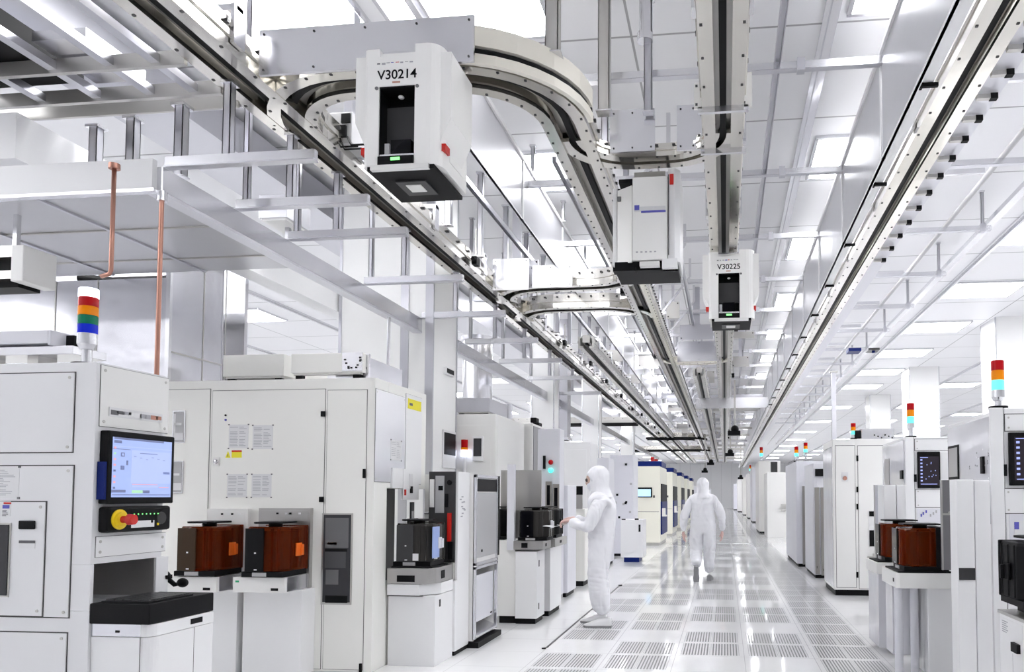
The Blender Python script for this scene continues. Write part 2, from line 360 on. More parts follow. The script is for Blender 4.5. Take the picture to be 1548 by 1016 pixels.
# ================================================================ near tool with the screen, on the left
X1, Y1 = -2.8, 3.07
yf = at(256, 650, X=X1).y; zt = at(149, 547, Y=Y1).z
T = thing('inspection_tool', (X1-1.0, Y1+.3, 0), 'white tool with pale blue screen, yellow-ringed stop button and black keyboard tray', 'machine')
zr1 = at(143, 853, X=X1).z; zr0 = at(143, 916, X=X1).z; yr = at(236, 860, X=X1).y
b = MB().box(-6.4, X1, Y1, yf+.02, 0, zr0-.02).box(-6.4, X1-.42, Y1, yf+.02, zr0-.02, zr1).box(X1-.42, X1, Y1, Y1+.02, zr0-.02, zr1).box(X1-.42, X1, yr, yf+.02, zr0-.02, zr1)
b.box(-6.4, X1, Y1, yf-.03, zr1, zt).box(-6.4, X1-.05, yf-.03, yf+.02, zr1, zt-.03)
b.box(X1-.415, X1-.41, Y1+.02, yr, zr0, zr1, 1).box(X1-.41, X1-.005, yr-.006, yr-.001, zr0, zr1, 1)
b.cyl((X1-.3, yr-.12, zr0), (X1-.3, yr-.12, zr1), .012, 8, 2)
b.build('body', ['white2', 'steelg', 'alub'], T, .006)
def n1(a, b_, c, d): return nr(Y1, a, b_, c, d)
for (a, b_, c, d) in ((-120, 566, 112, 684), (-120, 705, 108, 931), (-120, 955, 99, 1120)):
    x0, x1, z0, z1 = n1(a, b_, c, d); panel(T, 'access_panel', 'y', Y1, -1, x0, x1, z0, z1, 'white2')
x0, x1, z0, z1 = n1(-120, 759, 69, 929); panel(T, 'service_door', 'y', Y1-.006, -1, x0, x1, z0, z1, 'white2')
x0, x1, z0, z1 = n1(-60, 793, 17, 899); MB().box(x0, x1, Y1-.0135, Y1-.02, z0, z1).box(x0-.01, x1+.008, Y1-.0125, Y1-.016, z0-.008, z1+.008, 1).build('window', ['glassd', 'alud'], T)
x0, x1, z0, z1 = n1(34, 787, 58, 800); b = MB().box(x0, x1, Y1-.0125, Y1-.022, z0, z1)
b.build('socket', ['black'], T, .004)
x0, x1, z0, z1 = n1(33, 817, 57, 829); MB().box(x0, x1, Y1-.0125, Y1-.014, z0, z1, 0).box(x0, x1, Y1-.0125, Y1-.0155, z1-.012, z1, 1).build('tag_holder', ['paper', 'ink'], T)
x0, x1, z0, z1 = n1(-70, 706, 31, 753); sheet(T, 'notice_sheet', 'y', Y1-.006, -1, x0, x1, z0, z1, 16)
x0, x1, z0, z1 = n1(-10, 758, 20, 780); b = MB().box(x0, x1, Y1-.0125, Y1-.0132, z0, z1)
w = x1-x0
b.box(x0+w*.65, x0+w*1.02, Y1-.0125, Y1-.0138, z1-.012, z1-.004, 1).box(x0+w*.6, x0+w*.95, Y1-.0125, Y1-.0138, z1-.032, z1-.016, 2)
for i in range(5): b.box(x0+w*.6, x0+w*(.7+.2*random.random()), Y1-.0125, Y1-.0138, z1-.042-.006*i, z1-.039-.006*i, 3)
b.build('warning_sticker', ['paper', 'red', 'inkb', 'ink'], T)
# aisle face
def s1(x0, yt, yb, x1): return sr(X1, x0, yt, yb, x1)
y0, y1, z0, z1 = s1(151, 551, 644, 254); panel(T, 'upper_cover', 'x', X1, 1, y0, y1, z0, zt-.01, 'warm', .004, .002)
y0, y1, z0, z1 = s1(163, 615, 629, 244)
b = MB(); dec(b, 'x', X1+.006, 1, y0, y1, z0, z1, .001, 0)
for k in range(9):
    yy = y0+(y1-y0)*(.03+.105*k); dec(b, 'x', X1+.006, 1, yy, yy+.03+.02*random.random(), z0+.008+.01*random.random(), z0+.03, .0016, [1, 1, 2, 3, 3, 2, 2, 4, 4][k])
b.build('instruction_strip', ['paper', 'ink', 'inkl', 'white', 'copper'], T)
y0, y1, z0, z1 = s1(148, 650, 762, 251)
y0 += .005
Mn = MB().box(X1, X1+.045, y0, y1, z0, z1).build('monitor', ['black'], T, .006)
sy0, sy1, sz0, sz1 = y0+.022, y1-.022, z0+.03, z1-.028; XS = X1+.0452
b = MB(); dec(b, 'x', XS, 1, sy0, sy1, sz0, sz1, .001, 0); w, h = sy1-sy0, sz1-sz0
def g(u0, v0, u1, v1, m): dec(b, 'x', XS, 1, sy0+w*u0, sy0+w*u1, sz1-h*v0, sz1-h*v1, .0016, m)
g(.02, .0, .85, .035, 2); g(.02, .05, .14, .10, 2); g(.0, .14, 1, .155, 1); g(.0, .19, .28, .2, 2); g(.30, .20, .98, .76, 1); g(.44, .235, .74, .25, 2)
for k, m in enumerate((3, 4, 3, 3, 2, 3, 3, 2)): g(.02, .16+.095*k, .055, .195+.095*k, m)
for v in (.25, .47): g(.13, v, .19, v+.07, 2); g(.145, v+.015, .175, v+.05, 1)
g(.22, .38, .25, .46, 2); g(.32, .775, .76, .785, 3); g(.32, .80, .76, .83, 1); g(.78, .82, .96, .835, 3); g(.32, .88, .5, .93, 4); g(.5, .88, .62, .93, 2); g(.0, .875, .22, .92, 2)
g(.01, .95, .98, .965, 2); g(.85, .55, .97, .59, 2)
for k in range(6): g(.34+.1*k, .30+.02*(k % 3), .38+.1*k, .31+.02*(k % 3), 2)
b.build('screen', ['scr', 'scr2', 'scr3', 'scr4', 'scr5'], Mn)
MB().box(X1+.003, X1+.04, y0-.012, y0-.001, z0+.02, z0+.19).build('card_reader', ['blue'], T)
y0, y1, z0, z1 = s1(146, 766, 806, 255); y1 = at(257, 785, X=X1+.05).y; y0 += .004
CP = MB().box(X1, X1+.055, y0, y1, z0, z1).build('control_panel', ['black'], T, .012); xs = X1+.055
yy = y0+(y1-y0)*.155; zc = (z0+z1)/2
S = MB().cyl((xs, yy, zc), (xs+.006, yy, zc), .046, 24, 0).cyl((xs+.006, yy, zc), (xs+.018, yy, zc), .034, 24, 0).build('stop_ring', ['yellow'], CP)
S['label'] = 'yellow stop button ring'
S = MB().cyl((xs+.018, yy, zc), (xs+.05, yy, zc), .016, 16, 0).cyl((xs+.05, yy, zc), (xs+.075, yy, zc), .026, 20, 0, .023).build('stop_button', ['red'], CP); S['label'] = 'red mushroom stop button'
b = MB(); yl0, yl1 = y0+(y1-y0)*.34, y0+(y1-y0)*.71
dec(b, 'x', xs, 1, yl0, yl1, z0+.018, z0+.05, .0015, 0); dec(b, 'x', xs, 1, yl0+.12, yl0+.133, z0+.038, z0+.05, .0022, 1); dec(b, 'x', xs, 1, yl0+.16, yl0+.172, z0+.024, z0+.036, .0022, 2)
dec(b, 'x', xs, 1, yl0, yl1, z1-.05, z1-.022, .0015, 1)
for k in range(8): dec(b, 'x', xs, 1, yl0+.012+.025*k, yl0+.017+.025*k, z1-.04, z1-.035, .003, 3)
b.cyl((xs, yl1+.045, zc), (xs+.004, yl1+.045, zc), .03, 20, 4)
b.build('indicator_strip', ['paper', 'black', 'yellow', 'led', 'dgrey'], CP)
y0, y1, z0, z1 = s1(144, 812, 846, 249); panel(T, 'lower_cover', 'x', X1, 1, y0, y1, zr1+.03, z1, 'white', .004, .002)
# keyboard tray and its foot
Xk = at(226, 930, Y=Y1+.0).x; yk = at(323, 915, X=Xk).y; zk1 = at(226, 914, Y=Y1).z; zk0 = at(226, 945, Y=Y1).z
K = MB().box(X1+.002, Xk, Y1+.0, yk, zk0, zk1).build('keyboard_tray', ['black'], T, .004)
b = MB(); kx0, kx1, ky0, ky1 = X1+.05, Xk-.03, Y1+.03, yk-.13
b.box(kx0-.01, kx1+.01, ky0-.01, ky1+.01, zk1, zk1+.008)
for i in range(5):
    for j in range(15):
        xa = kx0+(kx1-kx0)*i/5; ya = ky0+(ky1-ky0)*j/15
        b.box(xa+.002, xa+(kx1-kx0)/5-.002, ya+.002, ya+(ky1-ky0)/15-.002, zk1+.008, zk1+.015, 1)
b.build('keyboard', ['black', 'dgrey'], K)
zb0 = at(205, 965, Y=Y1).z
b = MB().box(X1+.002, Xk-.05, Y1+.012, yk, zb0+.003, zk0-.002, 1)
xr0 = Xk-.05; pts = [(xr0, Y1+.012)]+[(xr0+.05*math.sin(a), Y1+.062-.05*math.cos(a)) for a in [PI/2*k/6 for k in range(7)]]+[(Xk, yk), (xr0, yk)]
b.prism(pts, 'z', zb0+.003, zk0-.002, 0)
b.box(Xk, Xk+.002, yk-.16, yk-.08, zb0+.018, zk0-.016, 2)
b.box(X1+.12, X1+.14, Y1+.0105, Y1+.012, zb0+.02, zb0+.03, 2)
b.build('tray_band', ['white', 'steel', 'black'], T)
b = MB().box(X1+.002, xr0-.002, Y1+.014, yk, 0, zb0).prism([(x-.004 if i else x, y+.003) for i, (x, y) in enumerate(pts)], 'z', 0, zb0, 0)
b.box(xr0-.003, xr0-.001, Y1+.0125, Y1+.014, 0, zb0, 1).box(Xk-.004, Xk-.0035, yk-.13, yk-.127, 0, zb0, 1)
b.build('foot_cabinet', ['white', 'seam'], T)
b = MB(); xa = at(275, 882, Y=yf+.1)
p0 = at(250, 872, Y=yf+.03); b.ball(p0, (.028, .02, .03), 0, 12, 8); p1 = at(264, 884, Y=yf+.05); b.tube([p0, p1, at(275, 881, Y=yf+.05)], .012, 8); b.ball(at(276, 881, Y=yf+.05), (.03, .02, .024), 0, 12, 8)
b.box(X1-.03, X1-.0, yf, yf+.05, p0.z-.01, p0.z+.01)
b.build('pointing_stick', ['black'], T)
p = at(131, 545, Y=Y1+.13)
tower(T, p.x, Y1+.13, zt, at(131, 505, Y=Y1+.13).z, at(131, 437, Y=Y1+.13).z, .041, [('blue', 'lbl'), ('green', 'lgr'), ('orange', 'lor'), ('red', 'lred'), ('lit white', 'ltop')])
# track end and box lying over the near tool
p = at(0, 522, Y=Y1+.35); q = at(78, 500, Y=Y1+.35); zz = zt
t = thing('buffer_rail', (q.x-.5, Y1+.4, zt), 'pale aluminium buffer rail lying along the top of the near tool', 'rail')
MB().box(-5.6, q.x, Y1+.33, Y1+.40, p.z, q.z).box(q.x, q.x+.015, Y1+.33, Y1+.5, p.z-.01, q.z).build('beam', ['lav', 'alub'], t, .003)
MB().box(-5.6, q.x+.06, Y1+.42, Y1+.50, p.z-.005, q.z-.01).build('belt', ['black'], t)
MB().box(-5.6, q.x+.13, Y1+.34, Y1+.55, p.z-.055, p.z-.012).build('pan', ['alub'], t, .003)
for x in (q.x-.12, q.x-.42, q.x-1.2): MB().box(x-.03, x+.03, Y1+.37, Y1+.48, zt+.002, p.z-.055).build('foot', ['alud'], t)
t = MB()
a = at(0, 372, Y=4.4); c = at(36, 425, Y=4.4)
t = thing('track_stub', (c.x-.4, 4.5, c.z), 'end of a short beige and black track hung under the bay soffit', 'rail')
MB().box(-5.6, c.x-.09, 4.40, 4.48, a.z-.075, a.z).box(-5.6, c.x-.09, 4.40, 4.48, c.z+.02, c.z+.075).build('beam', ['rail'], t)
MB().box(-5.6, c.x-.1, 4.46, 4.62, c.z-.02, a.z-.03).build('core', ['black'], t)
MB().box(c.x-.09, c.x, 4.39, 4.64, c.z+.0, a.z+.0).build('end_plate', ['warm'], t, .006)
MB().box(c.x-.20, c.x-.17, 4.5, 4.53, a.z, 3.3).build('hanger', ['alub'], t)
# ================================================================ big tool with amber pods
X2, Y2 = -2.8, 5.78
z2 = at(559, 571, Y=Y2).z; y2f = at(644, 640, X=X2).y
T = thing('process_tool', (X2-1., Y2+.6, 0), 'big cream cabinet tool with notices and amber pods on its ledges', 'machine')
zo1 = at(590, 738, X=X2).z; zo0 = at(590, 880, X=X2).z; yo0 = at(584, 800, X=X2).y; yo1 = 6.98
b = MB().box(-6.4, X2, Y2, yo0, 0, z2).box(-6.4, X2, yo0, y2f, zo1, z2).box(-6.4, X2-.30, yo0, y2f, 0, zo1).box(X2-.30, X2, yo0, y2f, 0, zo0-.05)
b.box(X2-.30, X2-.295, yo0, y2f, zo0-.05, zo1, 1)
b.build('body', ['cream', 'dgrey'], T, .006)
def n2(a, b_, c, d): return nr(Y2, a, b_, c, d)
for nm, rc in (('side_panel', (150, 590, 312, 1100)), ('door', (316, 590, 487.5, 1100)), ('narrow_door', (491.5, 590, 551, 1100))):
    x0, x1, z0, z1 = n2(*rc); panel(T, nm, 'y', Y2, -1, x0, x1, max(z0, .02), z1, 'cream', .005, .004, False)
doors = {o.name.split('.')[0]: o for o in T.children}
for pxl in ((489.5, 626), (487, 755), (551.5, 716), (546, 1010)):
    p = at(*pxl, Y=Y2); hw = .018 if pxl[0] < 500 else .011; hh = .022 if pxl[0] < 500 else .038
    MB().box(p.x-hw, p.x+hw, Y2-.005, Y2-.02, p.z-hh, p.z+hh).build('hinge', ['black'], T, .003)
x0, x1, z0, z1 = n2(487, 776, 533, 914); MB().box(x0, x1, Y2-.005, Y2-.012, z0, z1, 1).box(x0+.015, x1-.012, Y2-.012, Y2-.014, z0+.02, z1-.012, 0).build('window', ['glassd', 'alud'], T)
b = MB(); xi0, xi1 = x0+.03, x1-.03
for u0, u1, v0, v1, m in ((0, 1, .62, .95, 1), (0, .9, .40, .58, 0), (.05, .6, .22, .38, 1), (0, .95, .58, .61, 2), (.1, .5, .655, .68, 3), (.05, 1, .02, .10, 2)): b.box(xi0+(xi1-xi0)*u0, xi0+(xi1-xi0)*u1, Y2-.0141, Y2-.0150, z0+(z1-z0)*v0, z0+(z1-z0)*v1, m)
b.build('window_interior', [mat('dim interior', (.085, .085, .09), .4, ior=1.2), mat('dim interior light', (.15, .15, .155), .4, ior=1.2), 'black', 'copper'], T)
for rc in ((262, 621, 281, 670), (258.5, 697, 278, 746)):
    x0, x1, z0, z1 = n2(*rc); MB().box(x0, x1, Y2-.005, Y2-.012, z0, z1, 1).box(x0+.01, x1-.01, Y2-.012, Y2-.014, z0+.01, z1-.01, 0).box(x0+.015, x1-.012, Y2-.0141, Y2-.0146, z0+(z1-z0)*.1, z0+(z1-z0)*.32, 2).box(x0+.02, x1-.03, Y2-.0141, Y2-.0146, z0+(z1-z0)*.55, z0+(z1-z0)*.62, 2).box(x0+.012, x0+.03, Y2-.0141, Y2-.0146, z0+(z1-z0)*.3, z0+(z1-z0)*.9, 2).build('window', ['grey', 'alub', 'paper'], T, 0)
for rc in ((346.5, 642, 376, 678), (382.5, 643, 413, 679), (344, 717, 374, 752), (381, 717, 411, 752)):
    x0, x1, z0, z1 = n2(*rc); sheet(T, 'notice_sheet', 'y', Y2-.005, -1, x0, x1, z0, z1, 13)
x0, x1, z0, z1 = n2(351, 681, 366, 692); b = MB().box(x0, x1, Y2-.005, Y2-.007, z0, z1).box(x0, x1, Y2-.005, Y2-.0075, z1-.012, z1, 1)
xa = x0-.035; b.prism([(xa-.02, z0), (xa+.024, z0), (xa+.002, z1-.005)], 'y', Y2-.007, Y2-.005, 0); b.box(xa-.001, xa+.005, Y2-.0078, Y2-.007, z0+.008, z0+.03, 2)
b.build('warning_label', ['yel', 'red', 'ink'], T)
for yy in (628, 635): p = at(342, yy, Y=Y2); MB().cyl((p.x, Y2-.005, p.z), (p.x, Y2-.012, p.z), .008, 12, 0).build('pin', ['inkb' if yy > 630 else 'black'], T)
p = at(328, 698, Y=Y2); MB().box(p.x-.03, p.x+.03, Y2-.005, Y2-.009, p.z-.035, p.z+.035).ball((p.x+.004, Y2-.02, p.z), (.022, .014, .022), 1, 12, 8).box(p.x-.012, p.x+.02, Y2-.03, Y2-.012, p.z-.006, p.z+.012, 2).build('lock', ['warm', 'alub', 'black'], T)
# load ports towards the camera
yl = 5.42
for nm, rc, led in (('port', (318, 769, 379, 900), (240, 872, 327, 895)), ('port', (395.5, 768, 473, 900), (352, 873, 430, 896))):
    x0, x1, z0, z1 = n2(*rc); a0, a1, c0, c1 = nr(yl, *led); st_ = rc[0] > 390
    Pt = MB().box(x0, x1, Y2-.05, Y2-.005, z0, z1, 0).box(x0+.02, x1-.02, Y2-.052, Y2-.05, z0+.3, z1-.02, 0).build('load_port', ['steelg' if st_ else 'warm'], T, .004)
    b = MB(); 
    for k, u in enumerate((.35, .52, .60, .78)): b.box(x0+(x1-x0)*u, x0+(x1-x0)*u+.018, Y2-.056, Y2-.05, z1-.05, z1-.036, k % 2)
    b.build('indicator', ['black', 'white'], Pt)
    b = MB().box(a0, a1, yl, Y2-.05, c0, c1, 0).box(a1, a1+.004, yl+.03, Y2-.05, c0+.004, c1-.002, 1)
    b.box(a1-.11, a1-.05, yl-.002, yl, c0+.015, c0+.035, 2).box(a0+.02, a0+.05, yl-.0015, yl, c1-.04, c1-.025, 3)
    b.build('ledge', ['warm', 'steel', 'black', 'green'], Pt, .004)
    MB().box(a0-.02 if st_ else -4.3, x1+.03, Y2-.20, Y2-.005, 0, c0).build('pedestal', ['lav' if 0 else 'white'], Pt, .004)
pA = (at(300, 872, Y=5.58).x, 5.585, at(300, 872, Y=5.42).z)
P1 = pod('wafer_pod', 'amber', 'wafer', 'amber wafer pod beside the keyboard tray, on the ledge by the near tool', 'amber wafer pods', (at(308, 872, Y=5.5).x, 5.553, at(300, 873, Y=yl).z+.012), panelm='brown')
P1.scale = (.88, 1, 1.13)
P2 = copy_tree(P1)
for o in P2.children:
    if o.name.startswith('front_panel'): o.data = o.data.copy(); o.data.materials[0] = M['black']
P2.location = (at(409, 872, Y=5.5).x, 5.553, at(390, 873.5, Y=yl).z+.008); P2['label'] = 'amber wafer pod in front of the grey steel port plate'
# aisle face of the big tool
y0, y1, z0, z1 = sr(X2, 567, 588, 706, 612); panel(T, 'glossy_panel', 'x', X2, 1, y0, y1, zo1+.05, z2-.09, 'glossw', .005, .004)
a, c = sr(X2, 590, 664, 690, 606)[:2]; sheet(T, 'notice_sheet', 'x', X2+.005, 1, a, c, at(598, 696, X=X2).z, at(598, 666, X=X2).z, 9)
y0, y1, _, _ = sr(X2, 613, 590, 700, 637); panel(T, 'white_panel', 'x', X2, 1, y0, y1, zo1+.04, z2-.05, 'white', .004, .002, False)
a, c = sr(X2, 616, 604, 616, 636)[:2]; MB().box(X2+.004, X2+.006, a, c, at(626, 620, X=X2).z, at(626, 605, X=X2).z).box(X2+.006, X2+.0065, a+.03, a+.1, at(626, 615, X=X2).z, at(626, 611, X=X2).z, 1).build('yellow_label', ['yel', 'ink'], T)
a, c = sr(X2, 590, 708, 735, 606)[:2]
b = MB().box(X2, X2+.02, a, c, zo1, at(598, 708, X=X2).z).box(X2, X2+.02, c+.005, c+.34, zo1-.10, at(598, 708, X=X2).z)
b.box(X2+.02, X2+.024, c+.13, c+.20, zo1, zo1+.13, 1).box(X2+.02, X2+.03, c+.15, c+.19, zo1-.04, zo1+.02, 2).box(X2+.02, X2+.028, c+.03, c+.055, zo1-.06, zo1-.01, 3)
b.build('port_controls', ['white', 'paper', 'black', 'red'], T)
# things on its roof
def roofbox(x0, yt, yb, x1, ya, yb_, label, m='cream', cat='fan unit', name='fan_filter_unit'):
    a, bb, z0, z1 = nr(ya, x0, yt, x1, yb)
    t = thing(name, ((a+bb)/2, (ya+yb_)/2, z2), label, cat)
    MB().box(a, bb, ya, yb_, z2+.05, z1).build('housing', [m], t, .005)
    b = MB(); 
    for xx in (a+.06, bb-.06): b.box(xx-.03, xx+.03, ya+.02, ya+.06, z2, z2+.05)
    b.build('foot', ['black'], t)
    MB().box(a+.02, bb-.02, ya+.01, yb_-.01, z2+.034, z2+.05).build('skirt', ['alud'], t)
    return t, a, bb, z1
roofbox(337, 536, 562, 429, 5.9, 6.6, 'low cream fan box on the big cream tool, nearer the steel wall')
t, a, bb, z1 = roofbox(440, 534, 563, 548, 5.79, 5.855, 'low cream fan box with fittings on its end, beside the stainless box')
b = MB()
for k in range(10): xx = bb-.16+.15*random.random(); zz = z2+.07+(z1-z2-.1)*random.random(); b.box(xx, xx+.015, 5.775, 5.79, zz, zz+.012, k % 2)
b.box(bb-.17, bb+.0, 5.78, 5.79, z2+.06, z1, 2); b.build('bolt', ['black', 'dgrey', 'alub'], t)
y0, y1, z0, z1 = sr(X2-.10, 560, 541, 565, 612)
t = thing('junction_box', (X2-.2, y0+.3, z2), 'stainless box with perforated end plate at the aisle edge of the big tool roof', 'box')
MB().box(X2-.33, X2-.10, y0, y1-.05, z2, z1).build('housing', ['steel'], t, .004)
b = MB().box(X2-.38, X2-.10, y0-.03, y0, z2, z1+.03)
for k in range(14): xx = X2-.36+.24*random.random(); zz = z2+.03+.2*random.random(); b.box(xx, xx+.02, y0-.033, y0-.03, zz, zz+.018, 1)
b.build('end_plate', ['alub', 'dgrey'], t)
# tall column beside it
yc0 = 8.3
xa = at(515, 450, Y=yc0).x; xb = at(655, 500, Y=yc0).x
yc1 = at(690, 560, X=xb).y
b = MB().box(xa, xb, yc0, yc1, 0, CZ)
x = at(607, 450, Y=yc0).x; x_ = at(619, 450, Y=yc0).x; b.box(x, x_, yc0-.02, yc0, 0, CZ, 1)
x = at(645, 450, Y=yc0).x; b.box(x, xb+.012, yc0-.03, yc0, 0, CZ, 1).box(xa-.015, xa+.02, yc0-.01, yc0, 0, CZ, 1).box(xb, xb+.012, yc1-.02, yc1, 0, CZ, 1)
struct(b.build('column', ['colw', 'alu'], org=(0, 0, 0)))
t = thing('wall_display', (xb+.01, yc0+.45, 1.62), 'black glass display on the tall white column above the shelf of black pods', 'display')
a, c = sr(xb, 669, 655, 688, 686)[:2]; z0, z1 = at(677, 688, X=xb).z, at(677, 655, X=xb).z
MB().box(xb+.0, xb+.02, a-.02, c+.02, z0-.16, z1+.03).build('frame', ['white'], t, .004); MB().box(xb+.02, xb+.024, a, c, z0, z1).build('glass', ['black'], t)
a, c = sr(xb, 670, 557, 568, 682)[:2]; z0, z1 = at(676, 568, X=xb).z, at(676, 557, X=xb).z
t = thing('sensor_box', (xb+.02, (a+c)/2, z0), 'small white sensor box high on the tall white column', 'sensor')
MB().box(xb, xb+.04, a, c, z0, z1).build('housing', ['white'], t, .004); MB().box(xb+.04, xb+.045, a+.02, c-.02, z0+.02, z1-.015).build('face', ['black'], t)
# ================================================================ aisle-side port of the big tool with black pods
yp0 = 6.0
xs1 = at(656, 870, Y=yp0).x; zs0, zs1 = at(620, 883, Y=yp0).z, at(620, 859.5, Y=yp0).z
T = thing('side_load_port', (-2.6, 6.45, 0), 'white pedestal with grey steel shelf carrying a smoke pod, beside the big cream tool', 'load port')
xs0 = max(at(585, 870, Y=yp0).x, -2.794)
sh = MB().prism([(xs0, yp0), (xs1-.05, yp0), (xs1, yp0+.05), (xs1, yp0+.42), (xs0, yp0+.42)], 'z', zs0, zs1, 0).box(xs0+.02, xs1-.03, yp0+.03, yp0+.40, zs1, zs1+.012, 1).build('shelf', ['steelg', 'black'], T, .003)
a, c, z0, z1 = nr(yp0, 600, 870, 627, 880); MB().box(a, c, yp0-.002, yp0, z0, z1).build('label_window', ['black'], sh); MB().box(xs1, xs1+.002, yp0+.16, yp0+.24, zs0+.03, zs1-.03).build('label_window', ['black'], sh)
sh2 = MB().box(xs0, xs1+.0, yp0+.44, yp0+.72, zs0-.01, zs1+.01, 0).box(xs0, xs1-.02, yp0+.46, yp0+.70, zs1+.01, zs1+.02, 1).cyl((xs1, yp0+.55, zs0+.05), (xs1+.006, yp0+.55, zs0+.05), .018, 12, 1).build('rear_shelf', ['alud', 'black'], T, .003)
b = MB().box(xs0, xs1-.0, yp0+.03, yp0+.44, 0, zs0-.10, 0).prism([(xs0, yp0+.005), (xs1-.13, yp0+.005), (xs1, yp0+.16), (xs1, yp0+.44), (xs0, yp0+.44)], 'z', zs0-.095, zs0-.004, 0)
b.box(xs0, xs1-.1, yp0+.004, yp0+.03, zs0-.102, zs0-.095, 1)
b.box(xs1, xs1+.004, yp0+.12, yp0+.15, zs0-.20, zs0-.14, 1)
b.build('pedestal', ['white', 'seam'], T, .004)
ya = yp0+.44; yb_ = at(708, 960, X=xs1+.02).y; yn = at(692, 800, X=xs1+.02).y
zt_ = at(694, 713, Y=yn).z
b = MB().box(xs1-.0, xs1+.02, ya, yb_, .04, zs0-.02).box(xs1-.0, xs1+.02, yn, yb_, zs0-.02, zt_).box(xs1-.3, xs1, ya, yb_, .04, zs0-.02)
b.box(xs1-.25, xs1+.01, ya+.02, yb_, 0, .04, 1)
for k in range(10): yy = yn+.03+.12*random.random(); zz = 1.2+.2*random.random(); b.box(xs1+.02, xs1+.021, yy, yy+.05, zz, zz+.012, 2)
b.build('side_panel', ['white', 'black', 'inkl'], T, .003)
# dark screens of the port
b = MB().box(-2.62, xs1, yn-.02, yn, zs1+.02, zt_, 0).box(-2.56, xs1-.1, yn-.024, yn-.02, 1.25, 1.58, 1).box(-2.53, -2.49, yn-.03, yn-.02, 1.45, 1.49, 2)
b.cyl((xs1-.05, yn-.02, 1.52), (xs1-.05, yn-.035, 1.52), .022, 12, 2).box(xs1-.09, xs1-.06, yn-.03, yn-.02, 1.3, 1.42, 2).box(-2.61, -2.57, yn-.03, yn-.02, 1.3, 1.55, 3)
b.box(xs1-.06, xs1-.03, yn-.05, yn-.02, 1.0, 1.25, 4).box(xs1-.05, xs1-.01, yn-.05, yn-.02, .84, 1.0, 2)
b.build('port_screen', ['dgrey', 'grey', 'black', 'warm', 'red'], T)
MB().box(-2.765, -2.75, yp0+.395, yp0+.46, 1.15, zo1-.12, 0).box(-2.75, -2.745, yp0+.40, yp0+.44, 1.2, zo1-.2, 1).box(-2.79, -2.77, yp0+.40, yp0+.6, .95, 1.2, 2).build('port_bracket', ['dgrey', 'grey', 'black', 'alub'], T); b = MB()
for k in range(9): yy = yp0+.5+.2*random.random(); zz = .95+.3*random.random(); b.cyl((-2.75, yy, zz), (-2.55+.1*random.random(), yy+.03, zz+.08*random.random()), .012, 8, 3); b.build('port_arm', ['dgrey', 'grey', 'black', 'alub'], T); b = MB()

pod('wafer_pod', 'smoke', 'black', 'smoke grey wafer pod with white tag on the grey steel shelf', None, (at(627, 858, Y=yp0+.2).x+.035, yp0+.205, zs1+.014), panelm='dgrey', handle='lav')
q = [o for o in bpy.data.objects if o.get('label', '').startswith('smoke grey wafer pod')][0]; q.scale = (.84, .95, 1.05)
o = MB().box(.198, .206, -.14, .02, .06, .31).box(.2, .206, -.1, -.02, .05, .06, 1).build('blue_reflection_sheet', ['reflblue', 'alub'], None, .003, org=(0, 0, 0)); o.parent = q  # plate coloured pale blue to stand for blue light reflected on the pod side
o = MB().box(-.02, .075, -.176, -.172, .045, .10).build('tag', ['paper'], None, org=(0, 0, 0)); o.parent = q
# ---------------------------------------------------------------- steel framed cabinet in the aisle line
Xq = -2.3; y0 = at(718, 960, X=Xq).y; y1 = at(752, 950, X=Xq).y
T = thing('steel_cabinet', (Xq-.25, (y0+y1)/2, 0), 'narrow stainless cabinet with black window over a grey panel, on a black plinth', 'cabinet')
zt_ = at(720, 717, X=Xq).z
MB().box(Xq-.5, Xq-.02, y0, y1, .75, zt_, 0).box(Xq-.5, Xq-.45, y0, y1, .06, .75, 0).box(Xq-.5, Xq-.02, y0, y0+.02, .06, .75, 0).box(Xq-.5, Xq-.02, y1-.02, y1, .06, .75, 0).build('body', ['warm'], T)
b = MB()
for a, c in ((y0, y0+.03), (y1-.03, y1)): b.box(Xq-.03, Xq, a, c, .07, zt_)
for a, c in ((zt_-.03, zt_), (at(722, 861, X=Xq).z, at(722, 861, X=Xq).z+.03), (.75, .78)): b.box(Xq-.03, Xq, y0, y1, a, c)
b.box(Xq-.1, Xq+.01, y1-.004, y1+.012, .8, zt_, 1)
b.build('frame', ['alub', 'rubber'], T, .003)
zw = at(730, 743, X=Xq).z
MB().box(Xq-.025, Xq-.012, y0+.03, y1-.03, zw, zt_-.04).build('window', ['black'], T)
MB().box(Xq-.025, Xq-.01, y0+.03, y1-.03, .82, zw-.01).cyl((Xq-.01, y0+.2, .88), (Xq-.003, y0+.2, .88), .014, 10, 1).build('upper_panel', ['grey', 'black'], T, .002)
a, c, z0, z1 = sr(Xq, 722, 872, 943, 748); MB().box(Xq-.06, Xq-.04, y0+.03, y1-.03, z0, z1).box(Xq-.04, Xq-.038, y1-.12, y1-.06, z0+.02, z0+.035, 1).build('lower_panel', ['lav', 'black'], T, .002)
MB().add([(Xq-.3, y0+.02, .22), (Xq, y0+.02, .10), (Xq, y1-.02, .10), (Xq-.3, y1-.02, .22), (Xq-.3, y0+.02, .20), (Xq, y0+.02, .08), (Xq, y1-.02, .08), (Xq-.3, y1-.02, .20)], [(0, 1, 2, 3), (7, 6, 5, 4), (0, 4, 5, 1), (1, 5, 6, 2), (2, 6, 7, 3), (3, 7, 4, 0)]).build('tray', ['alub'], T)
MB().box(Xq-.5, Xq+.04, y0-.02, y1, 0, .05).build('plinth', ['black'], T)
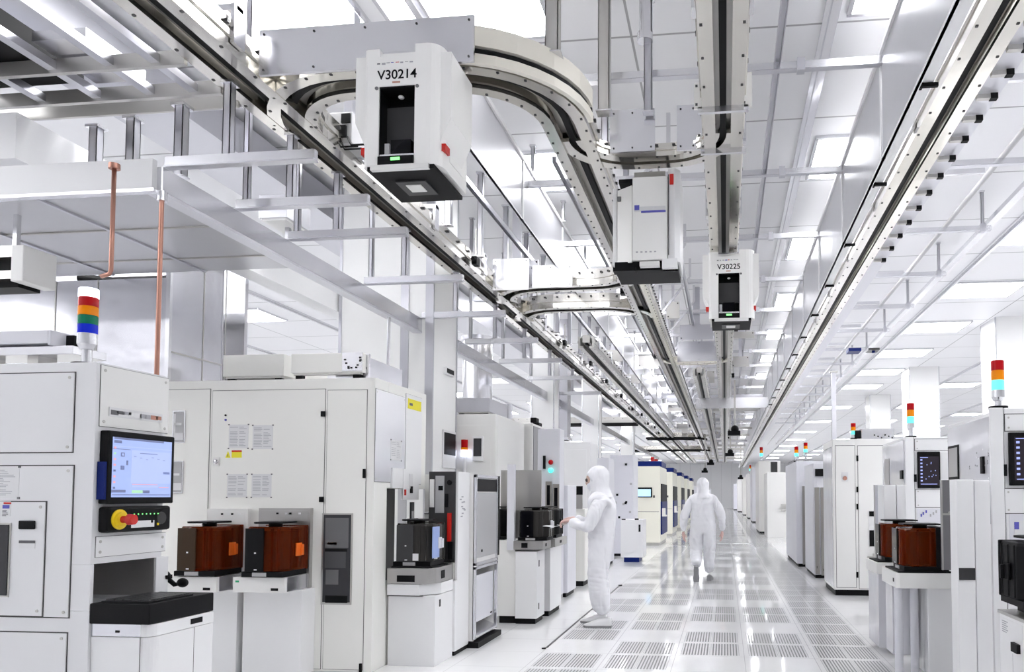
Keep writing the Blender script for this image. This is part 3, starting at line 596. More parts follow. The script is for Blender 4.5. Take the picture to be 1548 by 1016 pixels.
# ---------------------------------------------------------------- generic cabinet tools standing down the aisle
def cab(name, label, cat, X0, X1, Y0, Y1, h, m='white', side=1, kick='black', parts=(), seam=True, bev=.008, z0=.06):
    t = thing(name, ((X0+X1)/2, (Y0+Y1)/2, 0), label, cat)
    MB().box(X0, X1, Y0, Y1, z0, h).build('body', [m], t, bev)
    if kick: MB().box(X0+.03, X1-.03, Y0+.03, Y1-.02, 0, z0).build('plinth', [kick], t)
    if seam:
        b = MB(); xa, xb = (X0, X1); 
        b.box(xa+.06, xb-.06, Y0-.004, Y0, z0+.08, h-.14, 0)
        b.build('front_panel', [m], t, .002)
        xf = X1 if side > 0 else X0
        MB().box(xf, xf+side*.004, Y0+.05, Y1-.05, z0+.08, h-.14).build('side_panel', [m], t, .002)
    return t
# tool behind the steel cabinet
Y3 = 9.2; x3 = at(749, 700, Y=Y3).x; h3 = at(720, 626, Y=Y3).z
T = cab('process_tool', 'white cabinet tool with red and white beacon and small touchscreen, behind the stainless cabinet', 'machine', -5.4, x3, Y3, 10.4, h3, 'warm')
a, c, z0, z1 = nr(Y3, 717, 663, 729, 690); q = MB().box(a-.02, c+.02, Y3-.03, Y3, z0-.06, z1+.03).build('touchscreen', ['white'], T, .004); MB().box(a, c, Y3-.033, Y3-.03, z0, z1).build('screen', ['glassd'], q)
p = at(702, 690, Y=Y3-.06); b = MB().cyl((p.x, Y3-.06, p.z-.3), (p.x, Y3-.06, p.z), .02, 10).box(p.x-.01, p.x+.01, Y3-.06, Y3, p.z-.02, p.z); q = b.build('beacon', ['white'], T)
q1 = MB().cyl((p.x, Y3-.06, p.z), (p.x, Y3-.06, p.z+.08), .045, 16).build('lamp_segment', ['ltop'], q); q2 = MB().cyl((p.x, Y3-.06, p.z+.08), (p.x, Y3-.06, p.z+.11), .042, 16).build('lamp_segment', ['lor'], q); q3 = MB().cyl((p.x, Y3-.06, p.z+.11), (p.x, Y3-.06, p.z+.21), .042, 16).build('lamp_segment', ['lred'], q)
q1['label'] = 'lit white lamp segment'; q2['label'] = 'orange lamp segment'; q3['label'] = 'red lamp segment'
z2s = z2
z2 = h3; roofbox(690, 602, 622, 740, 9.4, 10.2, 'aluminium fan box on the white tool with the red beacon', 'alu')
z2 = z2s
Y4 = 10.6; x4 = at(770, 700, Y=Y4).x; h4 = at(762, 634, Y=Y4).z
cab('process_tool', 'white cabinet tool with glossy flank, next beyond the red beacon tool', 'machine', -5.4, x4, Y4, 11.4, h4, 'warm')
zz = h4; a, c, z0, z1 = nr(10.9, 757, 615, 768, 633)
t = thing('vent_duct', ((a+c)/2, 11.05, zz), 'short steel vent duct on the roof of the glossy-flanked tool', 'duct'); MB().cyl(((a+c)/2, 11.05, zz), ((a+c)/2, 11.05, z1+.05), .075, 16).build('pipe', ['steel'], t); MB().cyl(((a+c)/2, 11.05, zz), ((a+c)/2, 11.05, zz+.04), .11, 16).build('flange', ['alud'], t)
Y5 = 11.5; x5 = at(805, 700, Y=Y5).x; h5 = at(795, 640, Y=Y5).z; y5e = at(822, 700, X=x5).y
T = cab('process_tool', 'white cabinet tool with dark steel flank, behind the shelf of black pods', 'machine', -5.4, x5, Y5, y5e, h5, 'warm', seam=False)
MB().box(x5, x5+.01, Y5+.03, y5e-.03, 1.5, h5-.04).build('flank', ['steeld'], T)
t = thing('camera_block', (x5-.05, Y5+.5, h5), 'small black camera on the roof of the steel-flanked tool', 'camera'); MB().box(x5-.10, x5, Y5+.4, Y5+.6, h5, h5+.05).build('foot', ['black'], t); MB().box(x5-.14, x5-.04, Y5+.38, Y5+.56, h5+.05, h5+.13).build('housing', ['black'], t, .01)
# second port down the aisle, with smoke pods
xp = at(811, 944, Z=0).x; Y6 = at(811, 944, Z=0).y
T = thing('side_load_port', (xp-.3, Y6+.4, 0), 'white pedestal with grey steel shelf of black pods, in front of the reading technician', 'load port')
a0 = at(753, 880, Y=Y6).x; am = at(779, 880, Y=Y6).x
zs0, zs1 = at(800, 831, Y=Y6).z, at(800, 818, Y=Y6).z
MB().box(am, xp, Y6, Y6+.36, 0.06, zs0-.02).box(am, xp-.02, Y6+.02, Y6+.36, 0, .06, 1).box(xp, xp+.003, Y6+.08, Y6+.11, .15, .22, 1).box(xp, xp+.003, Y6+.08, Y6+.11, .62, .69, 1).build('pedestal', ['white', 'black'], T, .005)
MB().box(a0-.2, am-.01, Y6+.03, Y6+.5, .08, zs0+.10).box(a0, am, Y6+.05, Y6+.5, 0, .08, 1).build('side_box', ['warm', 'black'], T, .004)
MB().box(am-.02, xp+.07, Y6-.02, Y6+.38, zs0, zs1, 0).box(am+.07, xp-.1, Y6-.022, Y6-.02, zs0+.02, zs1-.02, 1).box(xp+.07, xp+.072, Y6+.1, Y6+.16, zs0+.03, zs1-.03, 1).build('shelf', ['steelg', 'black'], T, .003)
MB().box(am-.10, am-.02, Y6+.0, Y6+.06, zs1-.1, 1.75).box(am-.3, xp-.06, Y6+.42, Y6+.44, zs1, 1.7, 1).build('back_panel', ['lav', 'steelg'], T)
MB().box(xp-.3, xp+.02, Y6+.55, Y6+1.15, .06, zs0-.02).box(xp-.28, xp, Y6+.57, Y6+1.13, 0, .06, 1).box(xp-.3, xp+.10, Y6+.45, Y6+1.1, zs0, zs1, 2).box(xp-.45, xp-.3, Y6+.45, Y6+.52, zs1, 1.65, 3).box(xp+.10, xp+.102, Y6+.7, Y6+.8, zs0+.03, zs1-.03, 1).build('rear_pedestal', ['white', 'black', 'alud', 'dgrey'], T, .004)
pod('wafer_pod', 'smoke', 'black', 'smoke wafer pod on the farther steel shelf, before the white columns', None, (at(796, 816, Y=Y6+.17).x+.10, Y6+.19, zs1+.002), panelm='gloss', handle='lav').scale = (.85, .95, 1)
pod('wafer_pod', 'black', 'black', 'black wafer pod on a cream box, just behind the stainless cabinet', None, (am-.34, Y6+.235, zs0+.102), panelm='gloss', handle='black')
pod('wafer_pod', 'black', 'black', 'black wafer pod beneath the paper held by the technician', None, (xp-.12, Y6+.80, zs1+.002), panelm='gloss', handle='black')
Yk = 10.0; a, c = at(823, 760, Y=Yk).x, at(846, 760, Y=Yk).x
T = cab('steel_port_tool', 'narrow port tool with brown doors and a red and blue-green beacon, past the smoke pods', 'machine', a-.1, c, Yk, Yk+.28, at(835, 648, Y=Yk).z, 'lav', seam=False)
for px0, px1, yt_, yb__ in ((825, 834, 728, 880), (836, 845.5, 732, 884)):
    x0, x1, z0, z1 = nr(Yk, px0, yt_, px1, yb__); MB().box(x0, x1, Yk-.03, Yk-.002, z0, z1).box(x0+.02, x1-.02, Yk-.034, Yk-.03, z1-.32, z1-.05, 1).build('door', ['bronze', 'gloss'], T)
x0, x1, z0, z1 = nr(Yk, 821.5, 689, 825, 709); MB().box(x0, x1, Yk-.03, Yk, z0, z1).build('handle', ['black'], T)
p = at(833.5, 703, Y=Yk); q = MB().cyl((p.x, Yk-.03, p.z-.09), (p.x, Yk, p.z-.09), .02, 8).build('beacon', ['white'], T)
for dz, m, nm in ((-.075, 'lcy', 'lit blue-green'), (.035, 'lred', 'red')): o = MB().ball((p.x, Yk-.035, p.z+dz), .035, 0, 12, 8).build('lamp_segment', [m], q); o['label'] = nm+' lamp'
# third port, partly behind the person
t = cab('load_port_post', 'slim white port post with black foot, past the smoke pods', 'load port', at(847, 880, Y=10.3).x, at(858, 880, Y=10.3).x, 10.3, 10.9, 1.55, 'lav', seam=False)
t = cab('utility_box', 'tall cream box with black latches, close behind the bending technician', 'cabinet', at(862, 880, Y=11.6).x, at(884, 880, Y=11.6).x, 11.6, 12.1, 1.2, 'cream', z0=.08)
a, c, z0, z1 = nr(11.6, 866, 735, 881, 748); MB().box(a, c, 11.59, 11.6, z0-.0, z1).build('window', ['black'], t)
MB().box(a, c, 11.57, 11.6, 1.2, z0).build('post', ['steelg'], t)
cab('process_tool', 'tall plain white cabinet between the second and third columns', 'machine', at(862, 700, Y=13.4).x-.6, at(892, 700, Y=13.4).x, 13.4, 14.2, at(880, 668, Y=13.4).z, 'white')
cab('process_tool', 'tall grey-white cabinet behind the hooded head of the bending technician', 'machine', -5.2, at(920, 700, Y=15.).x, 15., 15.8, at(910, 692, Y=15.).z, 'lav')
T = cab('process_tool', 'tall pale grey cabinet with a faint blue panel, beside the cream touchscreen tool', 'machine', at(922, 700, Y=17.5).x, at(957, 700, Y=17.5).x, 17.5, 18.5, at(940, 688, Y=17.5).z, 'lav')
b = MB()
for k in range(9): p = at(924+32*random.random(), 700+85*random.random(), Y=17.49); b.box(p.x, p.x+.05, 17.49, 17.5, p.z, p.z+.05, k % 2); b.build('fitting', ['black', 'grey'], T); b = MB()

xa, xb = at(938, 850, Z=0).x, at(972, 850, Z=0).x; yy = at(955, 850, Z=0).y
T = thing('trolley_cabinet', ((xa+xb)/2, yy+.3, 0), 'low white cabinet with blue skirt, behind the bending technician', 'cabinet')
hh = at(955, 786, Y=yy).z
MB().box(xa, xb, yy, yy+.7, .1, hh).box(xa+.08, xb-.1, yy-.004, yy, .2, hh-.1).build('body', ['white'], T, .01); MB().box(xa+.07, xb-.08, yy+.01, yy+.6, .0, .1).build('skirt', ['blue'], T)
MB().box(xb-.09, xb-.05, yy-.01, yy, hh-.25, hh-.1).box(xa+.3, xa+.38, yy, yy+.05, hh, hh+.03).box(xa+.02, xa+.1, yy, yy+.04, hh, hh+.02).build('latch', ['black'], T)
# cream touchscreen tool and the row of blue-doored tools behind it
XB = at(998, 825, Z=0).x; YBt = at(998, 825, Z=0).y; xl = at(957, 760, Y=YBt).x; hb = at(975, 705, Y=YBt).z
for i in range(5):
    y0 = YBt+5.15*i
    if i == 0:
        T = thing('blue_door_tool', ((xl+XB)/2, y0+1., 0), 'cream tool with blue touchscreen and deep blue door in its flank', 'machine')
        MB().box(xl, XB, y0, y0+2.4, .08, hb).build('body', ['cream2'], T, .02)
        MB().box(xl+.02, XB-.02, y0+.03, y0+2.3, 0, .08).build('plinth', ['alud'], T)
        q = MB().box(at(960, 740, Y=y0).x, at(986, 740, Y=y0).x, y0-.04, y0, at(970, 752, Y=y0).z, at(970, 737, Y=y0).z).build('touchscreen', ['black'], T, .005)
        MB().box(at(964, 740, Y=y0).x, at(984, 740, Y=y0).x, y0-.044, y0-.04, at(970, 750.5, Y=y0).z, at(970, 739.5, Y=y0).z).build('screen', ['scrw'], q)
        MB().box(xl, XB-.03, y0-.004, y0, .95, .96).box(XB-.2, XB-.15, y0-.004, y0, 1.35, 1.42).build('seam', ['seam'], T)
        MB().box(XB, XB+.03, y0+.25, y0+2.2, 1.24, 1.75).build('window', ['black'], T)
        q = MB().box(XB, XB+.04, y0+.2, y0+2.2, .30, 1.24).build('door', ['blue'], T); MB().box(XB+.04, XB+.16, y0+.2, y0+.5, .82, .86).box(XB+.04, XB+.12, y0+.2, y0+.45, .86, 1.05).build('handle', ['warm'], q)
        MB().box(XB-.9, XB+.02, y0+.3, y0+2.0, hb, hb+.16).build('hood', ['blue'], T, .02)
        P0 = T
    else:
        T = copy_tree(P0); T.location.y += 5.15*i
        T['label'] = '%s blue-hooded cream tool in the row, counted from the touchscreen one' % ordw(i+1)
    T['group'] = 'blue-doored tools beyond the walking person'
p = at(990, 690, Y=YBt+.8)
t = thing('alarm_lamp', (p.x, YBt+.8, hb), 'red alarm lamp on the roof of the cream touchscreen tool', 'lamp')
MB().cyl((p.x, YBt+.8, hb), (p.x, YBt+.8, hb+.2), .02, 8).build('pole', ['white'], t); MB().box(p.x-.12, p.x-.02, YBt+.75, YBt+.85, hb+.12, hb+.3).cyl((p.x+.02, YBt+.8, hb+.14), (p.x+.02, YBt+.8, hb+.24), .07, 12).build('lamp', ['red'], t)
for i in range(5):
    y0 = 50+6*i
    cab('process_tool', 'small pale cabinet far down the aisle behind the blue row, %s from the near end' % ordw(i+1), 'machine', -4.5, -1.4-.05*(i % 2), y0, y0+3, 2.0+.1*(i % 3), 'cream' if i % 2 else 'lav', seam=False)
# slim columns down the left line
for i, (px0, px1, yy) in enumerate(((803, 837, 14.5), (880, 905, 19.8), (938, 957, 27.5))):
    xa, xb = at(px0, 620, Y=yy).x, at(px1, 620, Y=yy).x
    column('column', xa, xb, yy, yy+.45)
xa, xb = at(840, 600, Y=15.7).x, at(857, 600, Y=15.7).x
t = thing('steel_duct', ((xa+xb)/2, 15.9, 2.6), 'stainless duct rising just beyond the slim white column', 'duct'); MB().box(xa, xb, 15.75, 16.1, 2.6, CZ).build('casing', ['steel'], t); MB().box(xa-.03, xb+.03, 15.72, 16.13, 2.6, 2.65).build('flange', ['alub'], t)
xa, xb = at(694, 580, Y=12.).x, at(738, 580, Y=12.).x
t = thing('white_duct', ((xa+xb)/2, 12.2, 0), 'round pale duct rising behind the red beacon tool', 'duct'); MB().cyl(((xa+xb)/2, 12.2, 2.56), ((xa+xb)/2, 12.2, 4.0), (xb-xa)/2, 28).build('pipe', ['alub'], t); MB().cyl(((xa+xb)/2, 12.2, 4.0), ((xa+xb)/2, 12.2, 4.06), (xb-xa)/2+.04, 28).build('collar', ['alu'], t)
# stainless walls of the bay on the left
XS_ = -4.68; y0 = 5.85; y1 = at(338, 430, X=XS_).y; zc = at(182, 318, X=XS_).z; zb = z2+.003; zf = at(100, 425, Y=y0).z
b = MB().box(XS_-.04, XS_, y0, y1, zb, zc).box(-11, XS_-.04, y0, y0+.04, zb, zf)
for yy in (y0+.42, y0+.72): b.box(XS_, XS_+.006, yy-.004, yy+.004, zb, zc, 1)
b.box(XS_, XS_+.006, y0, y1, 2.62, 2.632, 1)
b.box(XS_-.025, XS_+.012, y0-.012, y0+.02, zb, zc, 2).box(XS_-.04, XS_+.004, y1-.006, y1+.004, zb, zc, 2)
for xx in (-5.35, -5.75, -6.5): b.box(xx-.005, xx+.005, y0-.005, y0, zb, zf, 1)
struct(b.build('wall_bay', ['steel', 'alud', 'alub'], org=(0, 0, 0)))
b = MB().box(-11, XS_-.1, 7.0, 7.05, 2.4, 3.9)
for xx in (-5.4, -6.4): b.box(xx-.006, xx+.006, 6.995, 7.0, 2.4, 3.9, 1)
struct(b.build('wall_bay_back', ['steel', 'alud'], org=(0, 0, 0)))
t = thing('conveyor_arm', (-5.4, 6.2, zf-.04), 'dark reflective arm lying behind the front sheet of the stainless bay', 'machine')
MB().box(-5.65, XS_-.12, 6.1, 6.5, zf-.02, zf+.10).build('arm', ['dgrey'], t); MB().cyl((-5.7, 6.05, zf-.02), (-5.7, 6.05, zf+.18), .02, 8).cyl((-5.72, 6.06, zf+.09), (-5.3, 6.06, zf+.03), .04, 12).build('hinge', ['black'], t)
MB().box(-5.68, XS_-.12, 6.3, 6.4, zb, zf-.02).build('stand', ['alud'], t)
# small perforated floor rail
b = MB(); ya, yb_ = 6.9, 11.7; b.box(-1.655, -1.635, ya, yb_, 0, .004)
b.cyl((-1.66, ya-.05, 0), (-1.66, ya-.05, .01), .02, 10).cyl((-1.63, yb_+.03, 0), (-1.63, yb_+.03, .02), .03, 10)
tag(b.build('floor_track', ['dgrey']), 'thin dark track set in the floor beside the bending technician', 'track')
# ================================================================ right-hand tools
XR1 = 1.9
def right_tool(Yn, pxs, label, h, near):
    """white tool facing the camera: post, side sheets, monitor, shelf recess"""
    yf_ = at(pxs['far'], 690, X=XR1).y
    T = thing('process_tool', (XR1+1.2, Yn+.4, 0), label, 'machine')
    MB().box(XR1, 4.6, Yn, yf_, 0, h).build('body', ['white'], T, .006)
    p = pxs['post']; a, c = at(p[0], 690, Y=Yn).x, at(p[1], 690, Y=Yn).x
    MB().box(a, c, Yn-.02, Yn, 0, h).box(c, c+.008, Yn-.006, Yn, 0, h, 1).build('corner_post', ['white', 'seam'], T, .004)
    MB().box(XR1-.012, XR1, Yn+.02, yf_-.02, 1.2, h-.03).build('flank', ['glossw'], T, .003)
    return T, yf_, c
h1 = at(1490, 617, Y=5.39).z
T, yf1, xc = right_tool(5.39, {'far': 1434, 'post': (1496, 1516)}, 'white tool with dark screen and black pod, at the edge of the view', h1, True)
Yn = 5.39
a, c, z0, z1 = nr(Yn, 1519, 626, 1640, 651); panel(T, 'upper_cover', 'y', Yn, -1, a, c, z0, z1, 'white')
a, c, z0, z1 = nr(Yn, 1524, 654, 1590, 734); q = MB().box(a, c, Yn-.03, Yn, z0, z1).build('monitor', ['black'], T, .005)
def darkscreen(par, Yp, a, c, z0, z1, person=False):
    b = MB(); w, h = c-a, z1-z0; b.box(a, c, Yp-.001, Yp, z0, z1)
    for k in range(7): zz = z1-h*(.10+.12*k); b.box(a+w*.06, a+w*.16, Yp-.0015, Yp, zz-h*.05, zz, 1)
    b.box(a+w*.05, a+w*.45, Yp-.0015, Yp, z1-h*.05, z1-h*.03, 1)
    b.box(a+w*.06, a+w*.9, Yp-.0015, Yp, z0+h*.03, z0+h*.05, 1)
    for k in range(10): u, v = .3+.55*random.random(), .2+.6*random.random(); b.box(a+w*u, a+w*(u+.04), Yp-.0015, Yp, z0+h*v, z0+h*(v+.03), 1)
    b.build('screen', ['scrd', 'scrd2'], par)
darkscreen(q, Yn-.03, a+.03, c-.03, z0+.03, z1-.03)
a, c, z0, z1 = nr(Yn, 1519, 739, 1640, 776); panel(T, 'lower_cover', 'y', Yn, -1, a, c, z0, z1, 'white')
a, c, z0, z1 = nr(Yn, 1527, 778, 1640, 905); b = MB().box(a, c, Yn-.004, Yn, z0, z1); b.box(a+.03, a+.12, Yn-.006, Yn-.004, z1-.14, z1-.04, 1).box(a+.03, a+.06, Yn-.007, Yn-.004, z1-.10, z1-.05, 2); b.build('port_panel', ['lav', 'paper', 'inkb'], T)
p = at(1514, 711, Y=Yn); MB().box(xc-.006, xc+.02, Yn-.02, Yn, p.z-.04, p.z+.04).build('latch', ['black'], T, .003)
a, c, z0, z1 = sr(XR1-.012, 1450, 672, 724, 1435); MB().box(XR1-.02, XR1-.012, a, c, z0, z1, 1).box(XR1-.022, XR1-.02, a+.02, c-.02, z0+.02, z1-.02, 0).build('window', ['steelg', 'black'], T)
a, c, z0, z1 = sr(XR1-.012, 1489, 690, 716, 1486); MB().box(XR1-.03, XR1-.012, a, c+.01, z0, z1).build('handle', ['black'], T)
b = MB()
for k in range(26): yy = Yn+.12+.6*random.random(); zz = 1.45+.35*random.random(); b.box(XR1-.0135, XR1-.012, yy, yy+.012, zz, zz+.012, k % 2)
b.build('bolt', ['ink', 'paper'], T)
p = at(1509, 612, Y=Yn+.07)
tower(T, p.x, Yn+.07, h1, at(1509, 590, Y=Yn+.07).z, at(1509, 545.5, Y=Yn+.07).z, .042, STD)
# lower cabinets in front of it
a, c = at(1447, 800, Y=5.26).x, at(1500, 800, Y=5.26).x; z1 = at(1470, 725, Y=5.26).z; mid = at(1474, 800, Y=5.26).x
t = thing('front_cabinet', ((a+c)/2, 5.3, 0), 'twin white boxes with a painted band, between the amber pods and the black pod', 'cabinet')
MB().box(a, mid-.003, 5.26, 5.42, 0, z1).build('cover', ['white'], t, .005); MB().box(mid+.003, c-.006, 5.27, 5.385, 0, z1-.005).build('cover', ['white'], t, .005)
z0, z3 = at(1462, 877, Y=5.25).z, at(1462, 859, Y=5.25).z; MB().box(a+.005, mid-.006, 5.254, 5.26, z0, z3).build('shadow', ['dgrey'], t)  # dark plate painting the shadow strip across the box front
MB().box(mid-.003, mid+.003, 5.3, 5.36, 0, z1-.02).build('seam', ['seam'], t)
# black pod on its pedestal near the edge
Xp = 1.6; yb_, ya = at(1508, 940, X=Xp).y, at(1545, 950, X=Xp).y; ya2 = ya-.05; zp = at(1545, 936, X=Xp).z
t = thing('pod_pedestal', (Xp+.25, (ya+yb_)/2, 0), 'white pedestal with printed plate under the black wafer pod', 'load port')
MB().box(Xp+.01, Xp+.6, ya2+.01, yb_-.005, 0, zp-.02).build('column', ['white'], t, .004); MB().box(Xp, Xp+.6, ya2, yb_, zp-.02, zp).build('top', ['alud'], t, .003)
b = MB(); dec(b, 'x', Xp+.01, -1, ya+.02, yb_-.03, zp-.22, zp-.04, .002, 0); dec(b, 'x', Xp+.008, -1, ya+.05, ya+.14, zp-.20, zp-.15, .02, 1)
for k in range(6): dec(b, 'x', Xp+.008, -1, yb_-.14+.02*(k % 2), yb_-.05, zp-.06-.012*k, zp-.055-.012*k, .001, 2)
dec(b, 'x', Xp+.01, -1, ya+.17, ya+.172, 0, zp-.2, .001, 2)
b.build('plate', ['white', 'black', 'inkl'], t)
MB().box(Xp+.1, Xp+.5, ya2+.03, yb_-.04, zp, zp+.055).build('pad', ['black'], t)
q = pod('wafer_pod', 'black', 'black', 'glossy black wafer pod on the printed pedestal at the edge of the view', None, (at(1518, 870, Y=4.3).x+.30, (ya2+yb_)/2+.0, zp+.055), panelm='black', handle='black')
q.scale = (1, 1.05, 1.05)
# shelf with amber pods
ys = 6.1; a, c, z0, z1 = nr(ys, 1355, 867, 1446, 890)
t = thing('pod_shelf', ((a+c)/2, ys+.4, 0), 'white shelf on posts carrying the amber pods beside the dark screens', 'load port')
MB().prism([(a+.03, ys), (c, ys), (c, ys+.55), (a, ys+.55), (a, ys+.03)], 'z', z0, z1).box(a-.0015, a, ys+.08, ys+.12, z0+.04, z0+.07, 1).build('shelf', ['warm', 'black'], t, .004)
MB().box(a+.02, c-.02, ys+.03, ys+.5, z1, z1+.012).build('pad', ['black'], t)
q0, q1 = at(1411, 950, Y=ys+.05).x, at(1444, 950, Y=ys+.05).x; MB().box(at(1403, 950, Y=ys+.05).x, q1, ys+.05, ys+.5, 0, z0).build('pedestal', ['white'], t, .004)
for px0, px1, yy in ((1354, 1364, ys+.03), (1378, 1388, ys+.12)):
    x0 = at(px0, 950, Y=yy).x; MB().cyl((x0+.03, yy+.03, 0), (x0+.03, yy+.03, z0), .032, 12).build('leg', ['lav'], t)
MB().box(a+.02, a+.2, ys+.25, ys+.5, .12, z0).build('rear_panel', ['glossw'], t, .003)
za = z1+.012
ra, rc = at(1325, 855, Y=6.95).x, at(1349, 855, Y=6.95).x
t2 = thing('pod_shelf', (ra+.25, 7.15, 0), 'farther white shelf under the second amber pod, by the big white cabinet', 'load port')
z1b = at(1330, 851, Y=6.95).z
MB().box(ra, ra+.5, 6.95, 7.45, z1b-.10, z1b).build('shelf', ['warm'], t2, .004); MB().box(ra+.02, ra+.5, 6.98, 7.45, .05, z1b-.10).build('pedestal', ['glossw'], t2, .004); MB().box(ra+.02, ra+.48, 7.0, 7.4, z1b, z1b+.01).build('pad', ['black'], t2)
P = pod('wafer_pod', 'amber', 'wafer', 'amber wafer pod with dark side, nearer of the two on the white shelf', 'amber wafer pods', (at(1391, 860, Y=ys+.24).x, ys+.235, za), panelm='smoke', handle=None, door='black')
P.rotation_euler.z = -PI/2
# the door side of this one turns away, flat flank to the camera
for o in P.children:
    if o.name.startswith('front_panel'): pass
P.scale = (1, 1.05, 1)
Q = copy_tree(P); Q.location = (at(1360, 850, Y=7.2).x, 7.2, z1b+.01); Q['label'] = 'amber wafer pod half hidden behind the nearer amber one'
a, c = at(1423, 800, Y=5.85).x, at(1446, 800, Y=5.85).x
t = thing('divider_panel', ((a+c)/2, 5.86, 0), 'grey stainless upright panel beside the nearer amber pod', 'panel')
z0, z1 = at(1435, 862, Y=5.85).z, at(1435, 726, Y=5.85).z; zm = at(1435, 776, Y=5.85).z
MB().box(a, c, 5.85, 5.87, z0, z1).box(a-.0, a+.012, 5.845, 5.85, z0, z1, 1).box(a, c, 5.848, 5.85, zm-.015, zm, 1).cyl((a+.06, 5.85, zm+.005), (a+.06, 5.84, zm+.005), .01, 10, 1).box(c-.02, c+.01, 5.86, 5.9, 0, z1-.05, 2).build('sheet', ['steeld', 'alud', 'alub'], t, .002)
# second right tool
Yn = at(1368, 690, X=XR1).y; h2 = at(1368, 661, Y=Yn).z
T, yf2, xc = right_tool(Yn, {'far': 1335, 'post': (1368, 1381)}, 'white tool with dark screen and paper notice, behind the amber pods', h2, False)
a, c, z0, z1 = nr(Yn, 1383, 664, 1436, 681); panel(T, 'upper_cover', 'y', Yn, -1, a, c, z0, z1, 'white')
a, c, z0, z1 = nr(Yn, 1386.5, 683, 1420.5, 738); q = MB().box(a, c, Yn-.03, Yn, z0, z1).build('monitor', ['black'], T, .005); darkscreen(q, Yn-.03, a+.015, c-.015, z0+.03, z1-.05)
MB().box(a+(c-a)*.6, a+(c-a)*.78, Yn-.0316, Yn-.031, z0+.04, z1-.12).build('reflection_image', ['lav'], q) if 0 else None
a, c, z0, z1 = nr(Yn, 1421.5, 684, 1435, 724); MB().box(a, c, Yn-.004, Yn, z0, z1).build('notice_sheet', ['paper'], T)
a, c, z0, z1 = nr(Yn, 1384.5, 740, 1440, 767); panel(T, 'lower_cover', 'y', Yn, -1, a, c, z0, z1, 'white')
a, c, z0, z1 = nr(Yn, 1386, 769, 1440, 790); b = MB().box(a, c, Yn-.006, Yn, z0, z1); w = c-a
for k, u in enumerate((.1, .16, .24, .36, .44, .52)): b.box(a+w*u, a+w*(u+.04), Yn-.01, Yn-.006, z0+.06+.02*(k % 3), z0+.09+.02*(k % 3), 1 if k < 3 else 2)
b.build('button_panel', ['lav', 'inkb', 'grey'], T)
p = at(1383, 723, Y=Yn); MB().box(p.x-.015, p.x+.015, Yn-.02, Yn, p.z-.04, p.z+.04).build('latch', ['black'], T)
a, c, z0, z1 = sr(XR1-.012, 1345, 693, 733, 1338); MB().box(XR1-.02, XR1-.012, a, c, z0, z1).build('window', ['steelg'], T)
a, c, z0, z1 = sr(XR1-.012, 1366, 711, 724, 1363); MB().box(XR1-.03, XR1-.012, a, c+.01, z0, z1).build('handle', ['black'], T)
p = at(1377, 657, Y=Yn+.08); tower(T, p.x, Yn+.08, h2, at(1377, 640, Y=Yn+.08).z, at(1377, 610, Y=Yn+.08).z, .038, STD)
yy = 7.55; a, c = at(1337, 800, Y=yy).x, at(1371, 800, Y=yy).x; m_ = at(1356, 800, Y=yy).x; z1 = at(1350, 733, Y=yy).z
t = thing('front_cabinet', ((a+c)/2, yy+.1, 0), 'white box pair standing behind the amber pods, below the farther dark screen', 'cabinet')
MB().box(a, m_-.003, yy, yy+.3, 0, z1).build('cover', ['white'], t, .005); MB().box(m_+.003, c, yy, yy+.3, 0, z1).build('cover', ['white'], t, .005)
yy = 8.3; a, c = at(1322, 800, Y=yy).x, at(1336, 800, Y=yy).x; z0, z1 = at(1329, 850, Y=yy).z, at(1329, 733, Y=yy).z
t = thing('divider_panel', ((a+c)/2, yy, 0), 'grey steel panel between the big white cabinet and the farther dark screen', 'panel'); MB().box(a, c, yy, yy+.02, z0, z1).box(c-.03, c, yy, yy+.03, 0, z0, 0).box(a, a+.01, yy-.004, yy, z0, z1, 1).build('sheet', ['alu', 'alud'], t)
# big white cabinet
Y3 = 10.95; X3 = 1.525; h3 = at(1290, 664, Y=Y3).z; yf3 = at(1245, 750, X=X3).y
T = thing('white_cabinet', (X3+.6, Y3+.5, 0), 'big white two-door cabinet on a black plinth, under a small signal tower', 'machine')
MB().box(X3, X3+1.6, Y3, yf3, .08, h3).build('body', ['warm'], T, .008); MB().box(X3+.02, X3+1.6, Y3+.02, yf3, 0, .08).build('plinth', ['black'], T)
MB().box(X3-.006, X3, Y3+.06, yf3-.04, .12, h3-.1).build('flank', ['glossw'], T)
for nm, rc in (('door', (1264, 674, 1293, 888)), ('door', (1298, 674, 1345, 890))):
    a, c, z0, z1 = nr(Y3, *rc); panel(T, nm, 'y', Y3, -1, a, c, z0, z1, 'warm', .006, .006, False)
for yy in (693, 740, 766, 869): p = at(1296, yy, Y=Y3); MB().box(p.x-.012, p.x+.012, Y3-.02, Y3, p.z-.04, p.z+.04).build('hinge', ['black'], T)
a, c, z0, z1 = nr(Y3, 1272, 714, 1282, 728); MB().box(a, c, Y3-.012, Y3-.006, z0, z1, 0).cyl(((a+c)/2, Y3-.012, (z0+z1)/2-.02), ((a+c)/2, Y3-.03, (z0+z1)/2-.02), .03, 12, 1).build('lock', ['paper', 'copper'], T)
a, c, z0, z1 = nr(Y3, 1314, 772, 1330, 826); MB().box(a-.01, c, Y3-.012, Y3-.006, z0, z1, 1).box(a, c, Y3-.02, Y3-.012, z0, (z0*.55+z1*.45), 0).box(a, c, Y3-.02, Y3-.012, z1-.08, z1-.01, 0).build('slot_window', ['black', 'paper'], T)
p = at(1316, 842, Y=Y3); MB().box(p.x-.05, p.x+.05, Y3-.05, Y3-.03, p.z-.012, p.z+.012).box(p.x+.03, p.x+.06, Y3-.03, Y3-.006, p.z-.06, p.z+.05).build('handle', ['alud'], T)
